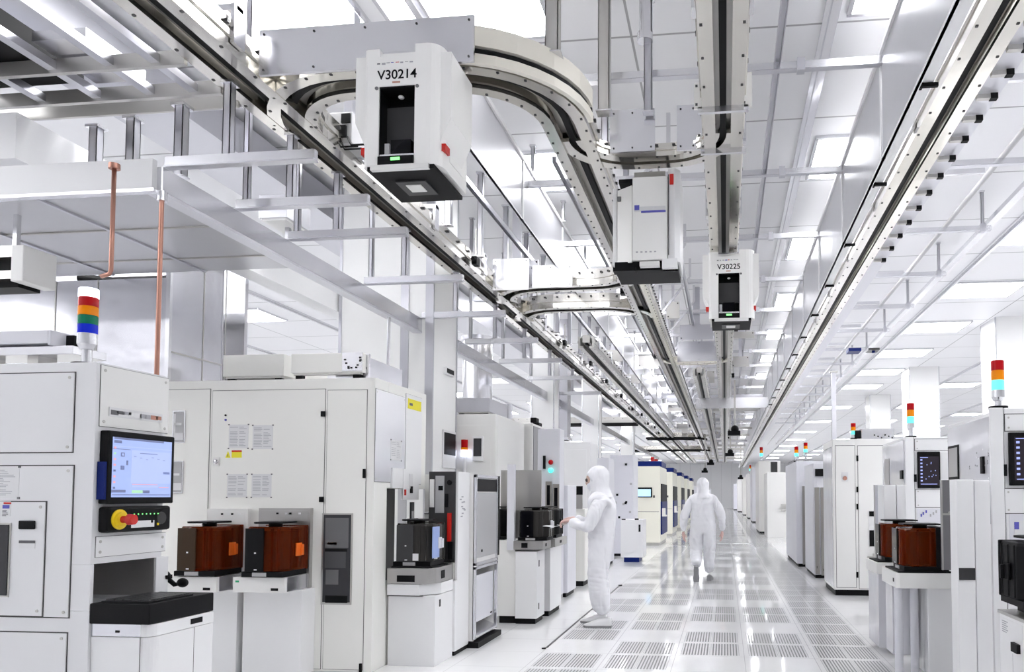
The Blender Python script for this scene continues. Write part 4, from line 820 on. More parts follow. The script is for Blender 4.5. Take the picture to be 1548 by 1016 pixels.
p = at(1290, 656, Y=Y3+.1); tower(T, p.x, Y3+.1, h3, at(1290, 657, Y=Y3+.1).z, at(1290, 640, Y=Y3+.1).z, .034, [('lit green', 'lcy'), ('orange', 'lor'), ('red', 'lred')])
p = at(1297, 658, Y=Y3+.1); t = thing('roof_camera', (p.x, Y3+.12, h3), 'black camera beside the signal tower on the big white cabinet', 'camera'); MB().box(p.x-.05, p.x+.04, Y3+.06, Y3+.2, h3+.015, h3+.13).build('housing', ['black'], t, .01); MB().box(p.x-.02, p.x+.05, Y3+.08, Y3+.18, h3, h3+.015).build('foot', ['alud'], t)
a, c, z0, z1 = nr(Y3+.3, 1302, 648, 1352, 661); t = thing('fan_filter_unit', ((a+c)/2, Y3+.6, h3), 'long low grey-white box on the big white cabinet roof', 'fan unit'); MB().box(a, c, Y3+.3, Y3+.8, h3+.01, z1).build('housing', ['alub'], t, .004)
b = MB()
for k in range(6): b.box(c-.05*k-.04, c-.05*k-.02, Y3+.295, Y3+.3, h3+.03+.02*(k % 3), h3+.05+.02*(k % 3))
b.build('bolt', ['dgrey'], t)
# post from floor to ceiling behind it
t = thing('support_post', (2.55, 18., 0), 'slim grey post rising behind the big white cabinet', 'post'); MB().box(2.5, 2.6, 18., 18.1, 0, 4.3).build('shaft', ['alu'], t); MB().box(2.46, 2.64, 17.96, 18.14, 4.3, 4.33).build('cap', ['alud'], t)
# steel tools beyond
Y4 = 13.2; xa, xb = at(1230, 800, Y=Y4).x, at(1248, 800, Y=Y4).x
t = cab('steel_port_tool', 'grey steel port tool with brown doors, just past the big white cabinet', 'machine', xa, xa+1.3, Y4, 14.6, at(1235, 700, Y=Y4).z, 'lav', side=-1)
for rc in ((1232, 737, 1238.5, 868), (1241, 737, 1249, 872)):
    a, c, z0, z1 = nr(Y4, *rc); MB().box(a, c, Y4-.03, Y4-.005, max(z0, .05), z1).box(a+.03, c-.05, Y4-.034, Y4-.03, z0+.1, z0+.14, 1).build('door', ['bronze', 'black'], t)
a, c, z0, z1 = nr(Y4, 1232, 709, 1246, 720); MB().box(a, c, Y4-.06, Y4-.005, z0, z1).build('camera_bracket', ['black'], t)
Y5 = at(1213, 857, Z=0).y; xa = at(1205, 855, X=None, Y=Y5).x
t = cab('steel_port_tool', 'pale steel port tool with twin signal towers, between the white cabinets', 'machine', xa, xa+1.4, Y5, Y5+2.6, at(1210, 697, Y=Y5).z, 'lav', side=-1)
for rc in ((1213, 735, 1217, 856), (1219, 737, 1228, 850)):
    a, c, z0, z1 = nr(Y5, *rc); MB().box(a, c, Y5-.03, Y5-.005, max(z0, .05), z1).build('door', ['bronze'], t)
ht = at(1210, 697, Y=Y5).z
for px_, yt_, yb__ in ((1218, 673, 684), (1204, 679, 690)):
    p = at(px_, 690, Y=Y5+.3); tower(t, p.x, Y5+.3, ht, max(ht+.09, at(px_, yb__, Y=Y5+.3).z), at(px_, yt_, Y=Y5+.3).z+.05, .04, [('lit green', 'lcy'), ('orange', 'lor'), ('red', 'lred')])
Y6 = at(1180, 813, Z=0).y; xa, xb = at(1160, 770, Y=Y6).x, at(1202, 770, Y=Y6).x
t = cab('white_cabinet', 'plain white cabinet with a small grey shelf, far along the tool line', 'machine', xa, xb+.6, Y6, Y6+2., at(1180, 714, Y=Y6).z, 'warm', side=-1, kick=None, z0=0)
p = at(1192, 763, Y=Y6); MB().box(p.x-.25, p.x+.3, Y6-.2, Y6-.005, p.z-.02, p.z+.02).box(p.x-.25, p.x+.3, Y6-.1, Y6-.005, p.z-.2, p.z-.17).build('shelf', ['alud'], t)
p = at(1170, 708, Y=Y6+1); t2 = thing('vent_block', (p.x, Y6+1.2, at(1180, 714, Y=Y6).z), 'dark vent block on the plain white cabinet far along the line', 'vent'); zz = at(1180, 714, Y=Y6).z; MB().box(p.x-.1, p.x+.12, Y6+1, Y6+1.4, zz, zz+.4).build('housing', ['dgrey'], t2); MB().box(p.x-.14, p.x+.16, Y6+.98, Y6+1.42, zz+.4, zz+.43).build('lid', ['white'], t2)
for i, (px0, px1, yt_, yb__) in enumerate(((1147, 1160, 697, 806), (1137, 1147, 706, 790), (1130, 1138, 716, 784), (1123, 1130, 722, 779), (1115, 1123, 726, 774), (1109, 1115, 732, 771))):
    yy = at(px0, yb__, Z=0).y; a, c = at(px0, 750, Y=yy).x, at(px1, 750, Y=yy).x
    t = cab('white_cabinet', 'small white cabinet %s from the plain shelf cabinet, toward the end of the aisle' % ordw(i+1), 'machine', a, c+.5, yy, yy+3, at(px0, yt_, Y=yy).z, ('warm', 'lav', 'warm', 'cream')[i % 4], side=-1, seam=False)
    if i in (0, 2): p = at(px0+4, 700, Y=yy+.4); hh = at(px0, yt_, Y=yy).z; tower(t, p.x, yy+.4, hh, hh+.2, hh+.55, .06, STD)
# white columns over on the right
for px0, px1, yy in ((1507, 1560, 16.6), (1375, 1420, 22.8), (1315, 1346, 29.)):
    xa, xb = at(px0, 600, Y=yy).x, at(px1, 600, Y=yy).x; column('column', xa, xb, yy, yy+.9)
# ================================================================ overhead rails
RZ = 4.0
def arc(cx, cy, r, a0, a1, n=10): return [(cx+r*math.cos(math.radians(a0+(a1-a0)*i/n)), cy+r*math.sin(math.radians(a0+(a1-a0)*i/n))) for i in range(n+1)]
def rail(label, path, w=.32, z=RZ, h=.2, m='rail', guard=None, group=None, loc=None, lip=0):
    """overhead track: two C beams with lips, a dark core between and a top plate"""
    rail.n += 1; z = z+.0035*rail.n; loc = loc or (path[0][0], path[0][1], z)
    t = thing('overhead_rail', loc, label, 'rail', group); w2 = w/2
    def bolts(b, s):                                                    # bolt heads along the lips
        tot = 0; nxt = .2
        for i in range(len(path)-1):
            (ax, ay), (bx, by) = path[i], path[i+1]; L_ = math.hypot(bx-ax, by-ay)
            while nxt < tot+L_ and nxt < 24:
                k = (nxt-tot)/L_; x, y = ax+(bx-ax)*k, ay+(by-ay)*k; nx_, ny_ = (by-ay)/L_, -(bx-ax)/L_
                b.box(x+nx_*s*(w2-.02)-.008, x+nx_*s*(w2-.02)+.008, y+ny_*s*(w2-.02)-.008, y+ny_*s*(w2-.02)+.008, z-.004, z, 1)
                b.box(x+nx_*s*(w2+.01)-.012, x+nx_*s*(w2+.01)+.012, y+ny_*s*(w2+.01)-.012, y+ny_*s*(w2+.01)+.012, z+h*.72, z+h*.82, 1)
                nxt += .32 if len(path) < 6 else .16
            tot += L_
        return b
    for s in (-1, 1):
        pr = [(s*w2, z), (s*(w2-.085), z), (s*(w2-.085), z+.028), (s*(w2-.035), z+.028), (s*(w2-.035), z+h-.03), (s*(w2-.06), z+h-.03), (s*(w2-.06), z+h), (s*w2, z+h), (s*w2, z+h*.62), (s*(w2+.014), z+h*.60), (s*(w2+.014), z+h*.42), (s*w2, z+h*.40)]
        bolts(MB().sweep(pr, path), s).build('side_beam', [m, 'dgrey'], t)
    MB().sweep([(-w2+.075, z+.09), (w2-.075, z+.09), (w2-.075, z+h+.02), (-w2+.075, z+h+.02)], path).build('core', ['alud'], t)
    MB().sweep([(-.022, z+.05), (.022, z+.05), (.022, z+.09), (-.022, z+.09)], path).build('cable_duct', ['black'], t)
    for i in range(len(path)-1):                                        # yokes that clasp the straight runs
        (ax, ay), (bx, by) = path[i], path[i+1]
        if ax == bx and by-ay > 8:
            y = max(ay, 3.6)+.45; k = 0
            while y < min(by, 34) and k < 16:
                b = MB()
                for s in (-1, 1): b.box(ax+s*(w2+.006), ax+s*(w2+.03), y-.05, y+.05, z+.05, z+h+.09)
                b.box(ax-w2-.03, ax+w2+.03, y-.03, y+.03, z+h+.06, z+h+.10); b.build('yoke', ['alub'], t); y += 1.54 if k < 8 else 2.3; k += 1
    if lip: MB().sweep([(w2*1.02, z-.09), (w2*1.3, z-.09), (w2*1.3, z-.0), (w2*1.02, z-.0)], path).sweep([(-w2*1.3, z-.09), (-w2*1.02, z-.09), (-w2*1.02, z-.0), (-w2*1.3, z-.0)], path).build('dark_edge', ['black'], t)
    if guard:
        g0, g1, side = guard; p = path[g0:g1]; s = side
        MB().sweep([(s*(w2+.016), z+.065), (s*(w2+.03), z+.065), (s*(w2+.03), z+.10), (s*(w2+.016), z+.10)], p).build('gap_strip', ['black'], t)
        MB().sweep([(s*(w2+.016), z+.11), (s*(w2+.045), z+.11), (s*(w2+.045), z+.235), (s*(w2+.016), z+.235)], p).build('guard_band', ['beige'], t)
        MB().sweep([(s*(w2+.016), z-.0), (s*(w2+.05), z-.0), (s*(w2+.05), z+.06), (s*(w2+.016), z+.06)], p).build('guard_band', ['beige'], t)
    return t
rail.n = 0
XLR, XCL, XC, XRR = -3.03, -1.11, 0., 1.52
rail('long aluminium rail running the whole bay above the cream tool', [(XLR, 1.2), (XLR, 60)])
p1 = arc(-2.38, 5.1, .65, 180, 270)+arc(-1.76, 5.1, .65, -90, 0)
rail('curved beige rail that swings round beside the vehicle V30214 and runs down the aisle', p1+[(XCL, 60)], guard=(11, 22, 1))
rail('straight twin rail over the aisle carrying the vehicle V30225', [(XC, 1.0), (XC, 60)], w=.28)
rail('dull far rail running between the long rail and the hanging sheet', [(-2.42, 13.), (-2.42, 60)], w=.28, m='alud')
rail('dull far rail running between the curved rail and the straight twin rail', [(-.55, 16.5), (-.55, 60)], w=.26, m='alud')
rr = rail('straight rail with black stub ends beside the hanging metal sheet', [(XRR, 1.2), (XRR, 70)], w=.26)
y = 4.03
for k in range(15):
    MB().box(XRR+.14, XRR+.27, y-.018, y+.018, RZ+.01, RZ+.04).box(XRR+.225, XRR+.272, y-.021, y+.021, RZ+.005, RZ+.043, 1).build('stub', ['alud', 'black'], rr); y += .244+.012*k
MB().box(XRR+.15, XRR+.30, 1.2, 70, RZ+.06, RZ+.10).build('side_tray', ['lav'], rr); MB().box(XRR-.255, XRR-.18, 1.2, 70, RZ+.05, RZ+.10).box(XRR-.262, XRR-.255, 1.2, 70, RZ+.04, RZ+.13).build('side_tray', ['white'], rr)
b = MB()
for k in range(12):
    y = 4.9+k*1.55
    MB().box(XRR-.255, XRR-.15, y-.012, y+.012, RZ+.02, RZ+.045).box(XRR-.265, XRR-.25, y-.015, y+.015, RZ+.01, RZ+.10).build('side_bracket', ['black'], rr)
# cross-overs
rail('rail link over the aisle above the vehicle seen from behind', arc(XCL+.42, 5.38, .42, 180, 90)[::1]+arc(XC-.42, 5.38, .42, 90, 0), w=.22, m='rail', h=.10)
rail('curved rail link from the long rail, nearer one of the pair below the rear-facing vehicle', [(XLR+.1, 9.9)]+arc(XLR+.7, 9.9, .6, 180, 270, 6)+arc(XCL-.5, 8.8, .5, 90, 0, 8), w=.28)
rail('curved rail link from the long rail, farther one of the pair below the rear-facing vehicle', arc(XLR+.65, 11.0, .6, 180, 270, 6)+arc(XCL-.62, 11.0, .6, -90, 0, 8), w=.28)
rail('rail link below the vehicle V30225 with gold-tinted edge', arc(XCL+.45, 14.55, .45, 180, 90)+arc(XC-.45, 14.55, .45, 90, 0), w=.24, m='beige', h=.12)
rail('dark rail leaving the long rail toward the slim columns', [(XLR-.1, 27.), (-9, 27.)], w=.34, m='alud', lip=1)
rail('wide bright rail loop above the red alarm lamp, nearer one', [(XLR-.5, 34.)]+arc(XCL-.8, 34.8, .8, -90, 0, 6), w=.5, lip=1)
rail('wide bright rail loop above the red alarm lamp, farther one', [(-6, 43.)]+arc(XCL-.8, 43.8, .8, -90, 0, 6), w=.6, lip=1)
# white junction plates
def hplate(label, Y, x0, y0, x1, y1, m='alub', t=.02, holes=3, name='mounting_plate'):
    a, c, z0, z1 = nr(Y, x0, y0, x1, y1)
    b = MB().box(a, c, Y, Y+t, z0, z1)
    for k in range(holes):
        for z in (z0+.03, z1-.03): b.cyl((a+.03+(c-a-.06)*k/max(1, holes-1), Y, z), (a+.03+(c-a-.06)*k/max(1, holes-1), Y-.004, z), .007, 8, 1)
    return tag(b.build(name, [m, 'dgrey']), label, 'plate')
hplate('long white junction plate behind the vehicle V30214', 4.22, 392, 34, 716, 103, holes=5)
a, c, z0, z1 = nr(4.20, 655, 40, 718, 108)
hplate('white plate above the rear-facing vehicle, on its curve side', 5.62, 922, 165, 990, 229)
hplate('white plate above the rear-facing vehicle, next to the straight twin rail', 5.60, 1023, 158, 1073, 226)
hplate('white plate where the pair of links leaves the long rail', 9.0, 800, 401, 865, 434)
hplate('bulged white plate fixed to the long rail at the pair of links', 8.9, 745, 391, 799, 438)
hplate('white plate above the gold-tinted rail link', 14.3, 1024, 516, 1090, 546)
hplate('broad white cross plate between the straight twin rail and the metal sheet', 20., 1052, 601, 1162, 617)
hplate('white plate hung far down the long rail above the dark rail', 24.5, 962, 610, 1010, 624)
# hanging metal sheets
def sheetp(label, X, Y0, Y1, z0, z1, seams=()):
    b = MB().box(X-.01, X+.01, Y0, Y1, z0, z1).box(X-.03, X+.03, Y0, Y1, z1-.02, z1+.02, 1).box(X-.016, X+.016, Y0, Y1, z0-.0, z0+.015, 1)
    y = Y0+1.9
    while y < min(Y1, 30): b.box(X-.022, X+.022, y-.02, y+.02, z0, z1, 1); y += 1.93
    return tag(b.build('hanging_sheet', ['plate', 'white']), label, 'metal sheet')
sheetp('long hanging metal sheet along the rail with black stub ends', 1.22, 2.0, 50, 3.98, 4.80)
sheetp('long hanging metal sheet between the long rail and the curved rail', -2.08, 5.6, 45, 4.26, 4.90)
b = MB().box(-5.4, -4.75, 4.4, 40, 4.78, 5.12); tag(b.build('hanging_air_duct', ['alu']), 'grey air duct under the ceiling beyond the long rail', 'duct')
b = MB().box(-4.72, -4.5, 4.25, 9, 3.56, 3.86); tag(b.build('hanging_cable_duct', ['white']), 'white square cable duct above the bay soffit', 'duct')
# hangers from the ceiling
def post(x, y, z0, w=.045, z1=CZ, label=None, group=None, m='alu'):
    b = MB().box(x-w/2, x-w/2+.006, y-w/2, y+w/2, z0, z1).box(x+w/2-.006, x+w/2, y-w/2, y+w/2, z0, z1).box(x-w/2, x+w/2, y+w/2-.006, y+w/2, z0, z1).box(x-w/2, x+w/2, y-w/2, y-w/2+.004, z0, z1)
    b.box(x-w*.7, x+w*.7, y-w*.6, y+w*.6, z0-.008, z0, 1).box(x-w*.8, x+w*.8, y-w*.8, y+w*.8, z1-.02, z1, 1)
    return tag(b.build('hanger_post', [m, 'alub']), label, 'post', group)
for nm, x, z, ys_, g in (('long rail', XLR+.2, RZ+.2, [6.4+1.02*k for k in range(24)], 'posts holding the long rail'),
                      ('curved rail', XCL, RZ+.22, [6.9+1.54*k for k in range(18)], 'posts holding the curved rail'),
                      ('straight twin rail', XC, RZ+.22, [3.4+1.54*k for k in range(20)], 'posts holding the straight rail'),
                      ('stub-ended rail', XRR, RZ+.22, [3.2+1.93*k for k in range(18)], 'posts holding the stub-ended rail'),
                      ('hanging sheet', -2.05, 4.93, [6.3+1.54*k for k in range(12)], 'posts holding the hanging sheet')):
    for k, y in enumerate(ys_): post(x, y, z, .06 if nm != 'hanging sheet' else .04, CZ, 'slotted ceiling post on the %s, %s along it' % (nm, ordw(k+1)), g)
post(at(836, 40, Y=4.62).x, 4.62, RZ+.23, .085, CZ, 'thick grey post standing on the beige curve beside V30214', m='alud')
post(at(914, 100, Y=5.42).x, 5.42, 4.25, .085, CZ, 'thick grey post dropping just past the beige curve', m='alud')
post(at(978, 100, Y=5.45).x, 5.55, 4.3, .06, CZ, 'thin post with bright sleeve above the rear-facing vehicle')
t = MB().cyl((at(975, 10, Y=5.5).x, 5.5, 4.85), (at(975, 10, Y=5.5).x, 5.5, CZ), .045, 12).cyl((at(975, 10, Y=5.5).x, 5.5, 4.82), (at(975, 10, Y=5.5).x, 5.5, 4.88), .06, 12)
tag(t.build('bright_sleeve', ['alub']), 'bright round sleeve on the thin post above the rear-facing vehicle', 'sleeve')
# struts across
for k in range(16):
    y = 5.8+1.93*k
    b = MB().box(-2.4, 3.3, y-.02, y+.02, 4.70, 4.76).box(-2.4, 3.3, y-.03, y+.03, 4.695, 4.70, 1)
    for x in (-1.6, .6, 3.2): b.box(x-.03, x+.03, y-.035, y+.035, 4.68, 4.78, 1)
    tag(b.build('cross_strut', ['alub', 'alu']), 'level strut across the aisle below the ceiling, %s from the near end' % ordw(k+1), 'strut', 'struts across the aisle')
    post(3.2, y, 4.78, .035, CZ, 'short post at the strut end over the tools, %s from the near end' % ordw(k+1), 'posts at the strut ends')
    if k < 9:
        b = MB().box(2.0, 2.9, y+.9, y+.94, 5.0, 5.06).box(2.0, 2.1, y+.88, y+.96, 5.06, CZ); tag(b.build('cable_bracket', ['alub']), 'small bracket under the ceiling over the tools, %s from the near end' % ordw(k+1), 'bracket', 'brackets under the ceiling')
tag(MB().cyl((2.78, 2, 4.80), (2.78, 50, 4.80), .03, 10).build('conduit_pipe', ['grey']), 'grey conduit pipe running over the tools with signal towers', 'pipe')
tag(MB().box(3.28, 3.38, 2, 50, 4.80, 4.86).build('cable_tray', ['alub']), 'bright cable tray beside the grey conduit pipe', 'tray')
b = MB().box(at(1283, 528, Y=14).x, at(1302, 528, Y=14).x, 14, 14.3, at(1283, 531, Y=14).z, at(1283, 526, Y=14).z); tag(b.build('hanging_bracket', ['blue']), 'small blue bracket under the ceiling above the big white cabinet', 'bracket')
b = MB().box(at(1313, 528, Y=14).x, at(1330, 528, Y=14).x, 14, 14.3, at(1313, 529, Y=14).z, at(1313, 526, Y=14).z).cyl((at(1322, 528, Y=14).x, 14.1, at(1322, 532, Y=14).z), (at(1322, 528, Y=14).x, 14.1, at(1322, 528, Y=14).z), .03, 8, 1); tag(b.build('hanging_bracket', ['dgrey', 'blue']), 'dark bracket with a blue knob next to the small blue bracket', 'bracket')
# bay soffit, its edge beams and the struts to the long rail
XE = -3.47
b = MB().box(-10, XE-.045, 4.255, 5.84, 3.3, 3.33)
struct(b.build('ceiling_bay', ['soffit'], org=(0, 0, 0)))
for i, x in enumerate((-4.35, -5.2, -6.1)): struct(MB().box(x-.012, x+.012, 4.255, 5.84, 3.286, 3.3).build('trim_%d' % (20+i), ['alu'], org=(0, 0, 0)))
for i, y in enumerate((4.85, 5.5)): struct(MB().box(-10, XE, y-.008, y+.008, 3.290, 3.3).build('trim_%d' % (24+i), ['alud'], org=(0, 0, 0)))
tag(MB().box(XE-.04, XE, 4.25, 40, 3.3, 3.45).box(XE-.1, XE+.0, 4.25, 40, 3.28, 3.298, 1).build('edge_beam', ['alub', 'lav']), 'long bright beam edging the bay from which copper pipes drop', 'beam')
tag(MB().box(-10, XE-.04, 4.21, 4.25, 3.3, 3.49).box(-10, XE-.02, 4.2, 4.25, 3.28, 3.3, 1).build('edge_beam', ['white', 'alub']), 'white beam across the front edge of the bay soffit', 'beam')
for k, y in enumerate((4.28, 4.97, 5.62, 6.9, 8.3, 9.8, 11.3, 13, 15)):
    b = MB().box(XE, XLR+.55, y-.02, y+.02, 3.46, 3.52).box(XE, XLR+.55, y-.03, y+.03, 3.452, 3.46, 1)
    tag(b.build('hanging_strut', ['alub', 'alu']), 'strut from the bay edge toward the long rail, %s from the near end' % ordw(k+1), 'strut', 'struts beside the long rail')
    post(XLR-.05, y+.03, 3.53, .05, RZ, 'post between bay strut and long rail, %s from the near end' % ordw(k+1), 'posts under the long rail')
    if k: post(XE+.05, y+.03, 3.53, .04, CZ, 'tall thin post rising from the bay edge beam, %s along' % ordw(k), 'posts on the bay edge beam')
b = MB().box(-2.75, -2.55, 6.3, 6.5, 3.75, 3.95)
p = at(425, 322, Y=6.6); t = thing('junction_box', (p.x, 6.7, p.z-.06), 'small white junction box hung under the struts beside the white column', 'box')
MB().box(p.x-.16, p.x+.12, 6.5, 6.9, p.z-.08, p.z+.14).build('housing', ['alub'], t, .004); MB().box(p.x-.14, p.x+.10, 6.52, 6.88, p.z-.10, p.z-.08).build('lid', ['warm'], t)
MB().box(p.x-.02, p.x+.02, 6.7, 6.74, p.z+.14, 3.6).build('hanger', ['alu'], t)
for k, (x, y) in enumerate(((-7.6, 4.6), (-9.2, 4.6))):
    L = thing('ceiling_light', (x, y, 3.3), 'light let into the bay soffit, %s of two' % ordw(k+1), 'light', 'lights in the bay soffit')
    o = MB().box(-.62, .62, -.2, .2, -.012, -.002).build('diffuser', ['panel_l'], None, org=(0, 0, 0)); o.parent = L
    o = MB().box(-.65, -.62, -.23, .23, -.02, 0).box(.62, .65, -.23, .23, -.02, 0).box(-.62, .62, -.23, -.2, -.02, 0).box(-.62, .62, .2, .23, -.02, 0).build('frame', ['alub'], None, org=(0, 0, 0)); o.parent = L
# copper pipes
p = at(173, 248, Z=3.3); q = at(172, 414, Y=p.y)
t = tag(MB().tube([(p.x, p.y, 3.3), (p.x, p.y, q.z+.02), (p.x-.01, p.y, q.z), (p.x-.06, p.y, q.z-.012)], .012, 8).cyl((p.x, p.y, 3.27), (p.x, p.y, 3.3), .03, 10).build('hanging_copper_pipe', ['copper']), 'copper pipe dropping from the soffit corner and bending off', 'pipe')
p = at(245, 290, Z=3.3)
tag(MB().cyl((p.x, p.y, 1.9), (p.x, p.y, 3.3), .014, 8).cyl((p.x, p.y, 3.24), (p.x, p.y, 3.3), .03, 10, 1).build('hanging_copper_pipe', ['copper', 'alub']), 'straight copper pipe in front of the stainless bay wall', 'pipe')
p = at(446, 400, Z=3.3)
tag(MB().cyl((p.x, 7.5, 2.3), (p.x, 7.5, 3.3), .018, 8).build('hanging_pipe', ['alub']), 'thin bright pipe dropping between copper pipe and white column', 'pipe')
# ladder frame close overhead
t = thing('ladder_frame', (-4.2, 4.0, RZ-.02), 'dark underside of an equipment frame close overhead above the bay soffit', 'frame')
for y, w in ((4.06, .03), (4.39, .03), (4.56, .02)): MB().box(-5.6, XLR-.17, y, y+w, RZ-.02, RZ+.07).build('rung', ['alud'], t)
for x in (-4.95, -4.5, -4.1, -3.72, -3.42): MB().box(x, x+.06, 3.2, 4.4, RZ+.0, RZ+.05).build('bar', ['alu'], t)
b = MB().box(-4.85, -4.12, 3.3, 4.34, RZ+.08, RZ+.2)
for k in range(7): b.box(-4.84+.02*k, -4.80+.02*k, 3.7+.09*k, 3.76+.09*k, RZ+.07, RZ+.08, 1)
b.build('fan_tray', ['black', 'alub'], t); MB().box(-4.05, -3.7, 3.9, 4.36, RZ+.08, RZ+.14).build('cover', ['alub'], t); MB().box(-5.6, -4.2, 3.2, 4.04, RZ+.22, RZ+.25).build('deck', ['alub'], t)
MB().box(-5.6, -3.2, 4.6, 4.62, RZ-.0, RZ+.2).build('apron', ['lav'], t)
for k, (x, y) in enumerate(((-4.0, 4.62), (-3.55, 4.5), (-4.35, 4.7))): post(x, y, 3.5, .06, RZ-.02, 'channel post between ladder frame and soffit beam, %s from the long rail' % ordw(k+1), 'posts under the ladder frame')
# clutter of the far overhead: level channels along the aisle, braces, plates and rail sensors
for x, z, y0, y1, lb in ((-2.58, 4.55, 6.0, 46, 'slotted channel running along the aisle just inside the long rail'), (-1.62, 4.62, 7.0, 46, 'slotted channel running midway between long and curved rails'),
                         (-.56, 4.5, 7.2, 50, 'slotted channel running between the curved rail and the straight twin rail'), (.42, 4.72, 3.0, 50, 'slotted channel running beside the straight twin rail')):
    b = MB().box(x-.025, x-.019, y0, y1, z, z+.06).box(x+.019, x+.025, y0, y1, z, z+.06).box(x-.025, x+.025, y0, y1, z+.054, z+.06)
    tag(b.build('slotted_channel', ['alu']), lb, 'channel')
rnd = random.Random(3)
for k in range(46):
    y = 8.5+k*.98+.4*rnd.random(); x = rnd.choice((-2.7, -2.3, -1.75, -1.35, -.85, -.5, .35)); w_ = .10+.22*rnd.random(); z0 = 4.1+.35*rnd.random(); h_ = .10+.22*rnd.random()
    b = MB().box(x-w_, x+w_, y, y+.012, z0, z0+h_).box(x-w_*.2, x+w_*.2, y+.012, y+.03, z0, CZ, 1).cyl((x-w_+.03, y-.004, z0+.03), (x-w_+.03, y, z0+.03), .012, 8, 2).cyl((x+w_-.03, y-.004, z0+h_-.03), (x+w_-.03, y, z0+h_-.03), .012, 8, 2)
    tag(b.build('hanging_plate', [rnd.choice(('lav', 'alub', 'alud', 'alu', 'steelg')), 'alu', 'black']), 'bolted plate hung among the rails over the aisle, %s from the near end' % ordw(k+1), 'plate', 'plates hung among the rails')
for k in range(26):
    y = 8.2+1.2*k+.5*rnd.random(); x = (XLR+.22, XCL-.2, XLR+.24, XC+.19)[k % 4]; z0 = RZ+.02+.12*rnd.random()
    b = MB().box(x-.03, x+.03, y-.06, y+.06, z0, z0+.09).cyl((x, y-.1, z0+.05), (x, y-.06, z0+.05), .025, 8)
    b.box(x-.008, x+.008, y-.01, y+.01, z0+.09, RZ+.45, 1)
    tag(b.build('rail_sensor', ['black', 'alud']), 'small black sensor clipped to a rail over the aisle, %s from the near end' % ordw(k+1), 'sensor', 'sensors clipped to the rails')
for k in range(14):
    y = 7.3+1.54*k; x0 = XCL+.03; x1 = XCL+.55
    b = MB().add([(x0, y, RZ+.25), (x0+.04, y, RZ+.25), (x1+.04, y, 4.9), (x1, y, 4.9), (x0, y+.03, RZ+.25), (x0+.04, y+.03, RZ+.25), (x1+.04, y+.03, 4.9), (x1, y+.03, 4.9)], [(0, 1, 2, 3), (7, 6, 5, 4), (0, 4, 5, 1), (1, 5, 6, 2), (2, 6, 7, 3), (3, 7, 4, 0)]).box(x1, x1+.04, y, y+.03, 4.9, CZ)
    tag(b.build('hanging_brace', ['alub']), 'slanting brace above the curved rail, %s along it' % ordw(k+1), 'brace', 'braces above the curved rail')
for k in range(22):
    y = 24.2+1.93*k; z = 4.38 if k % 2 else 4.55
    tag(MB().box(-2.9, 1.4, y-.03, y+.03, z, z+.09).build('low_strut', ['alud' if k % 3 else 'alub']).copy() if 0 else MB().box(-2.9, 1.4, y-.03, y+.03, z, z+.09).build('hanging_strut', ['alud' if k % 3 else 'alu']), 'low strut under the far ceiling beyond the cream touchscreen tool, %s in order' % ordw(k+1), 'strut', 'low struts far down the aisle')
t = thing('hanging_drive_box', (-2.62, 5.35, 4.0), 'dark drive box with cables inside the rail curve beside V30214', 'machine')
p = at(517, 185, Y=5.3); MB().box(p.x-.10, p.x+.08, 5.3, 5.6, p.z-.16, p.z+.08).build('housing', ['grey'], t, .006); MB().box(p.x-.06, p.x+.04, 5.28, 5.3, p.z-.12, p.z-.03).box(p.x+.0, p.x+.07, 5.285, 5.3, p.z-.01, p.z+.06).build('cover', ['black'], t); MB().box(p.x-.04, p.x+.03, 5.4, 5.5, p.z+.08, CZ).build('rod', ['alu'], t)
for k, (dx, dz) in enumerate(((.0, .0), (.05, .03), (-.03, .02))): MB().tube([(p.x+dx, 5.29, p.z-.15+dz), (p.x+dx+.08, 5.2, p.z-.26+dz), (p.x+dx+.17, 5.28, p.z-.22+dz)], .008, 6).build('cable', ['black'], t)
sr_ = [o for o in bpy.data.objects if o.get('label', '').startswith('straight twin rail')][0]
for px0, px1, ya_, yb__ in ((1049, 1066, 124, 164), (1121, 1137, 109, 161)):
    a, c, z0, z1 = nr(5.0, px0, ya_, px1, yb__); MB().box(a, c, 5.0, 5.02, z0, z1).box(a+.01, a+.025, 4.995, 5.0, z0+.02, z0+.035, 1).box(a+.01, a+.025, 4.995, 5.0, z1-.035, z1-.02, 1).build('clamp_plate', ['warm', 'dgrey'], sr_)
MB().box(-.17, .17, 5.0, 5.03, RZ-.01, RZ+.03).build('clamp_bar', ['alub'], sr_); MB().box(-.17, .17, 5.62, 5.65, RZ-.01, RZ+.03).build('clamp_bar', ['alub'], sr_)
# little cameras and sensors hung far down the aisle
for k, (x, y, Y) in enumerate(((1111, 653, 17.), (1104, 686, 24.), (1075, 700, 30.), (1120, 722, 40.), (1066, 712, 34.))):
    p = at(x, y, Y=Y); t = thing('hanging_camera', (p.x, Y, p.z-.1), 'small black camera hung over the aisle, %s counted away from the viewer' % ordw(k+1), 'camera', 'cameras hung over the aisle')
    MB().box(p.x-.16, p.x+.12, Y-.1, Y+.1, p.z-.08, p.z+.02).ball((p.x, Y, p.z+.06), .09, 0, 10, 8).build('housing', ['black'], t); MB().box(p.x-.02, p.x+.02, Y-.02, Y+.02, p.z+.05, RZ).build('rod', ['alud'], t)
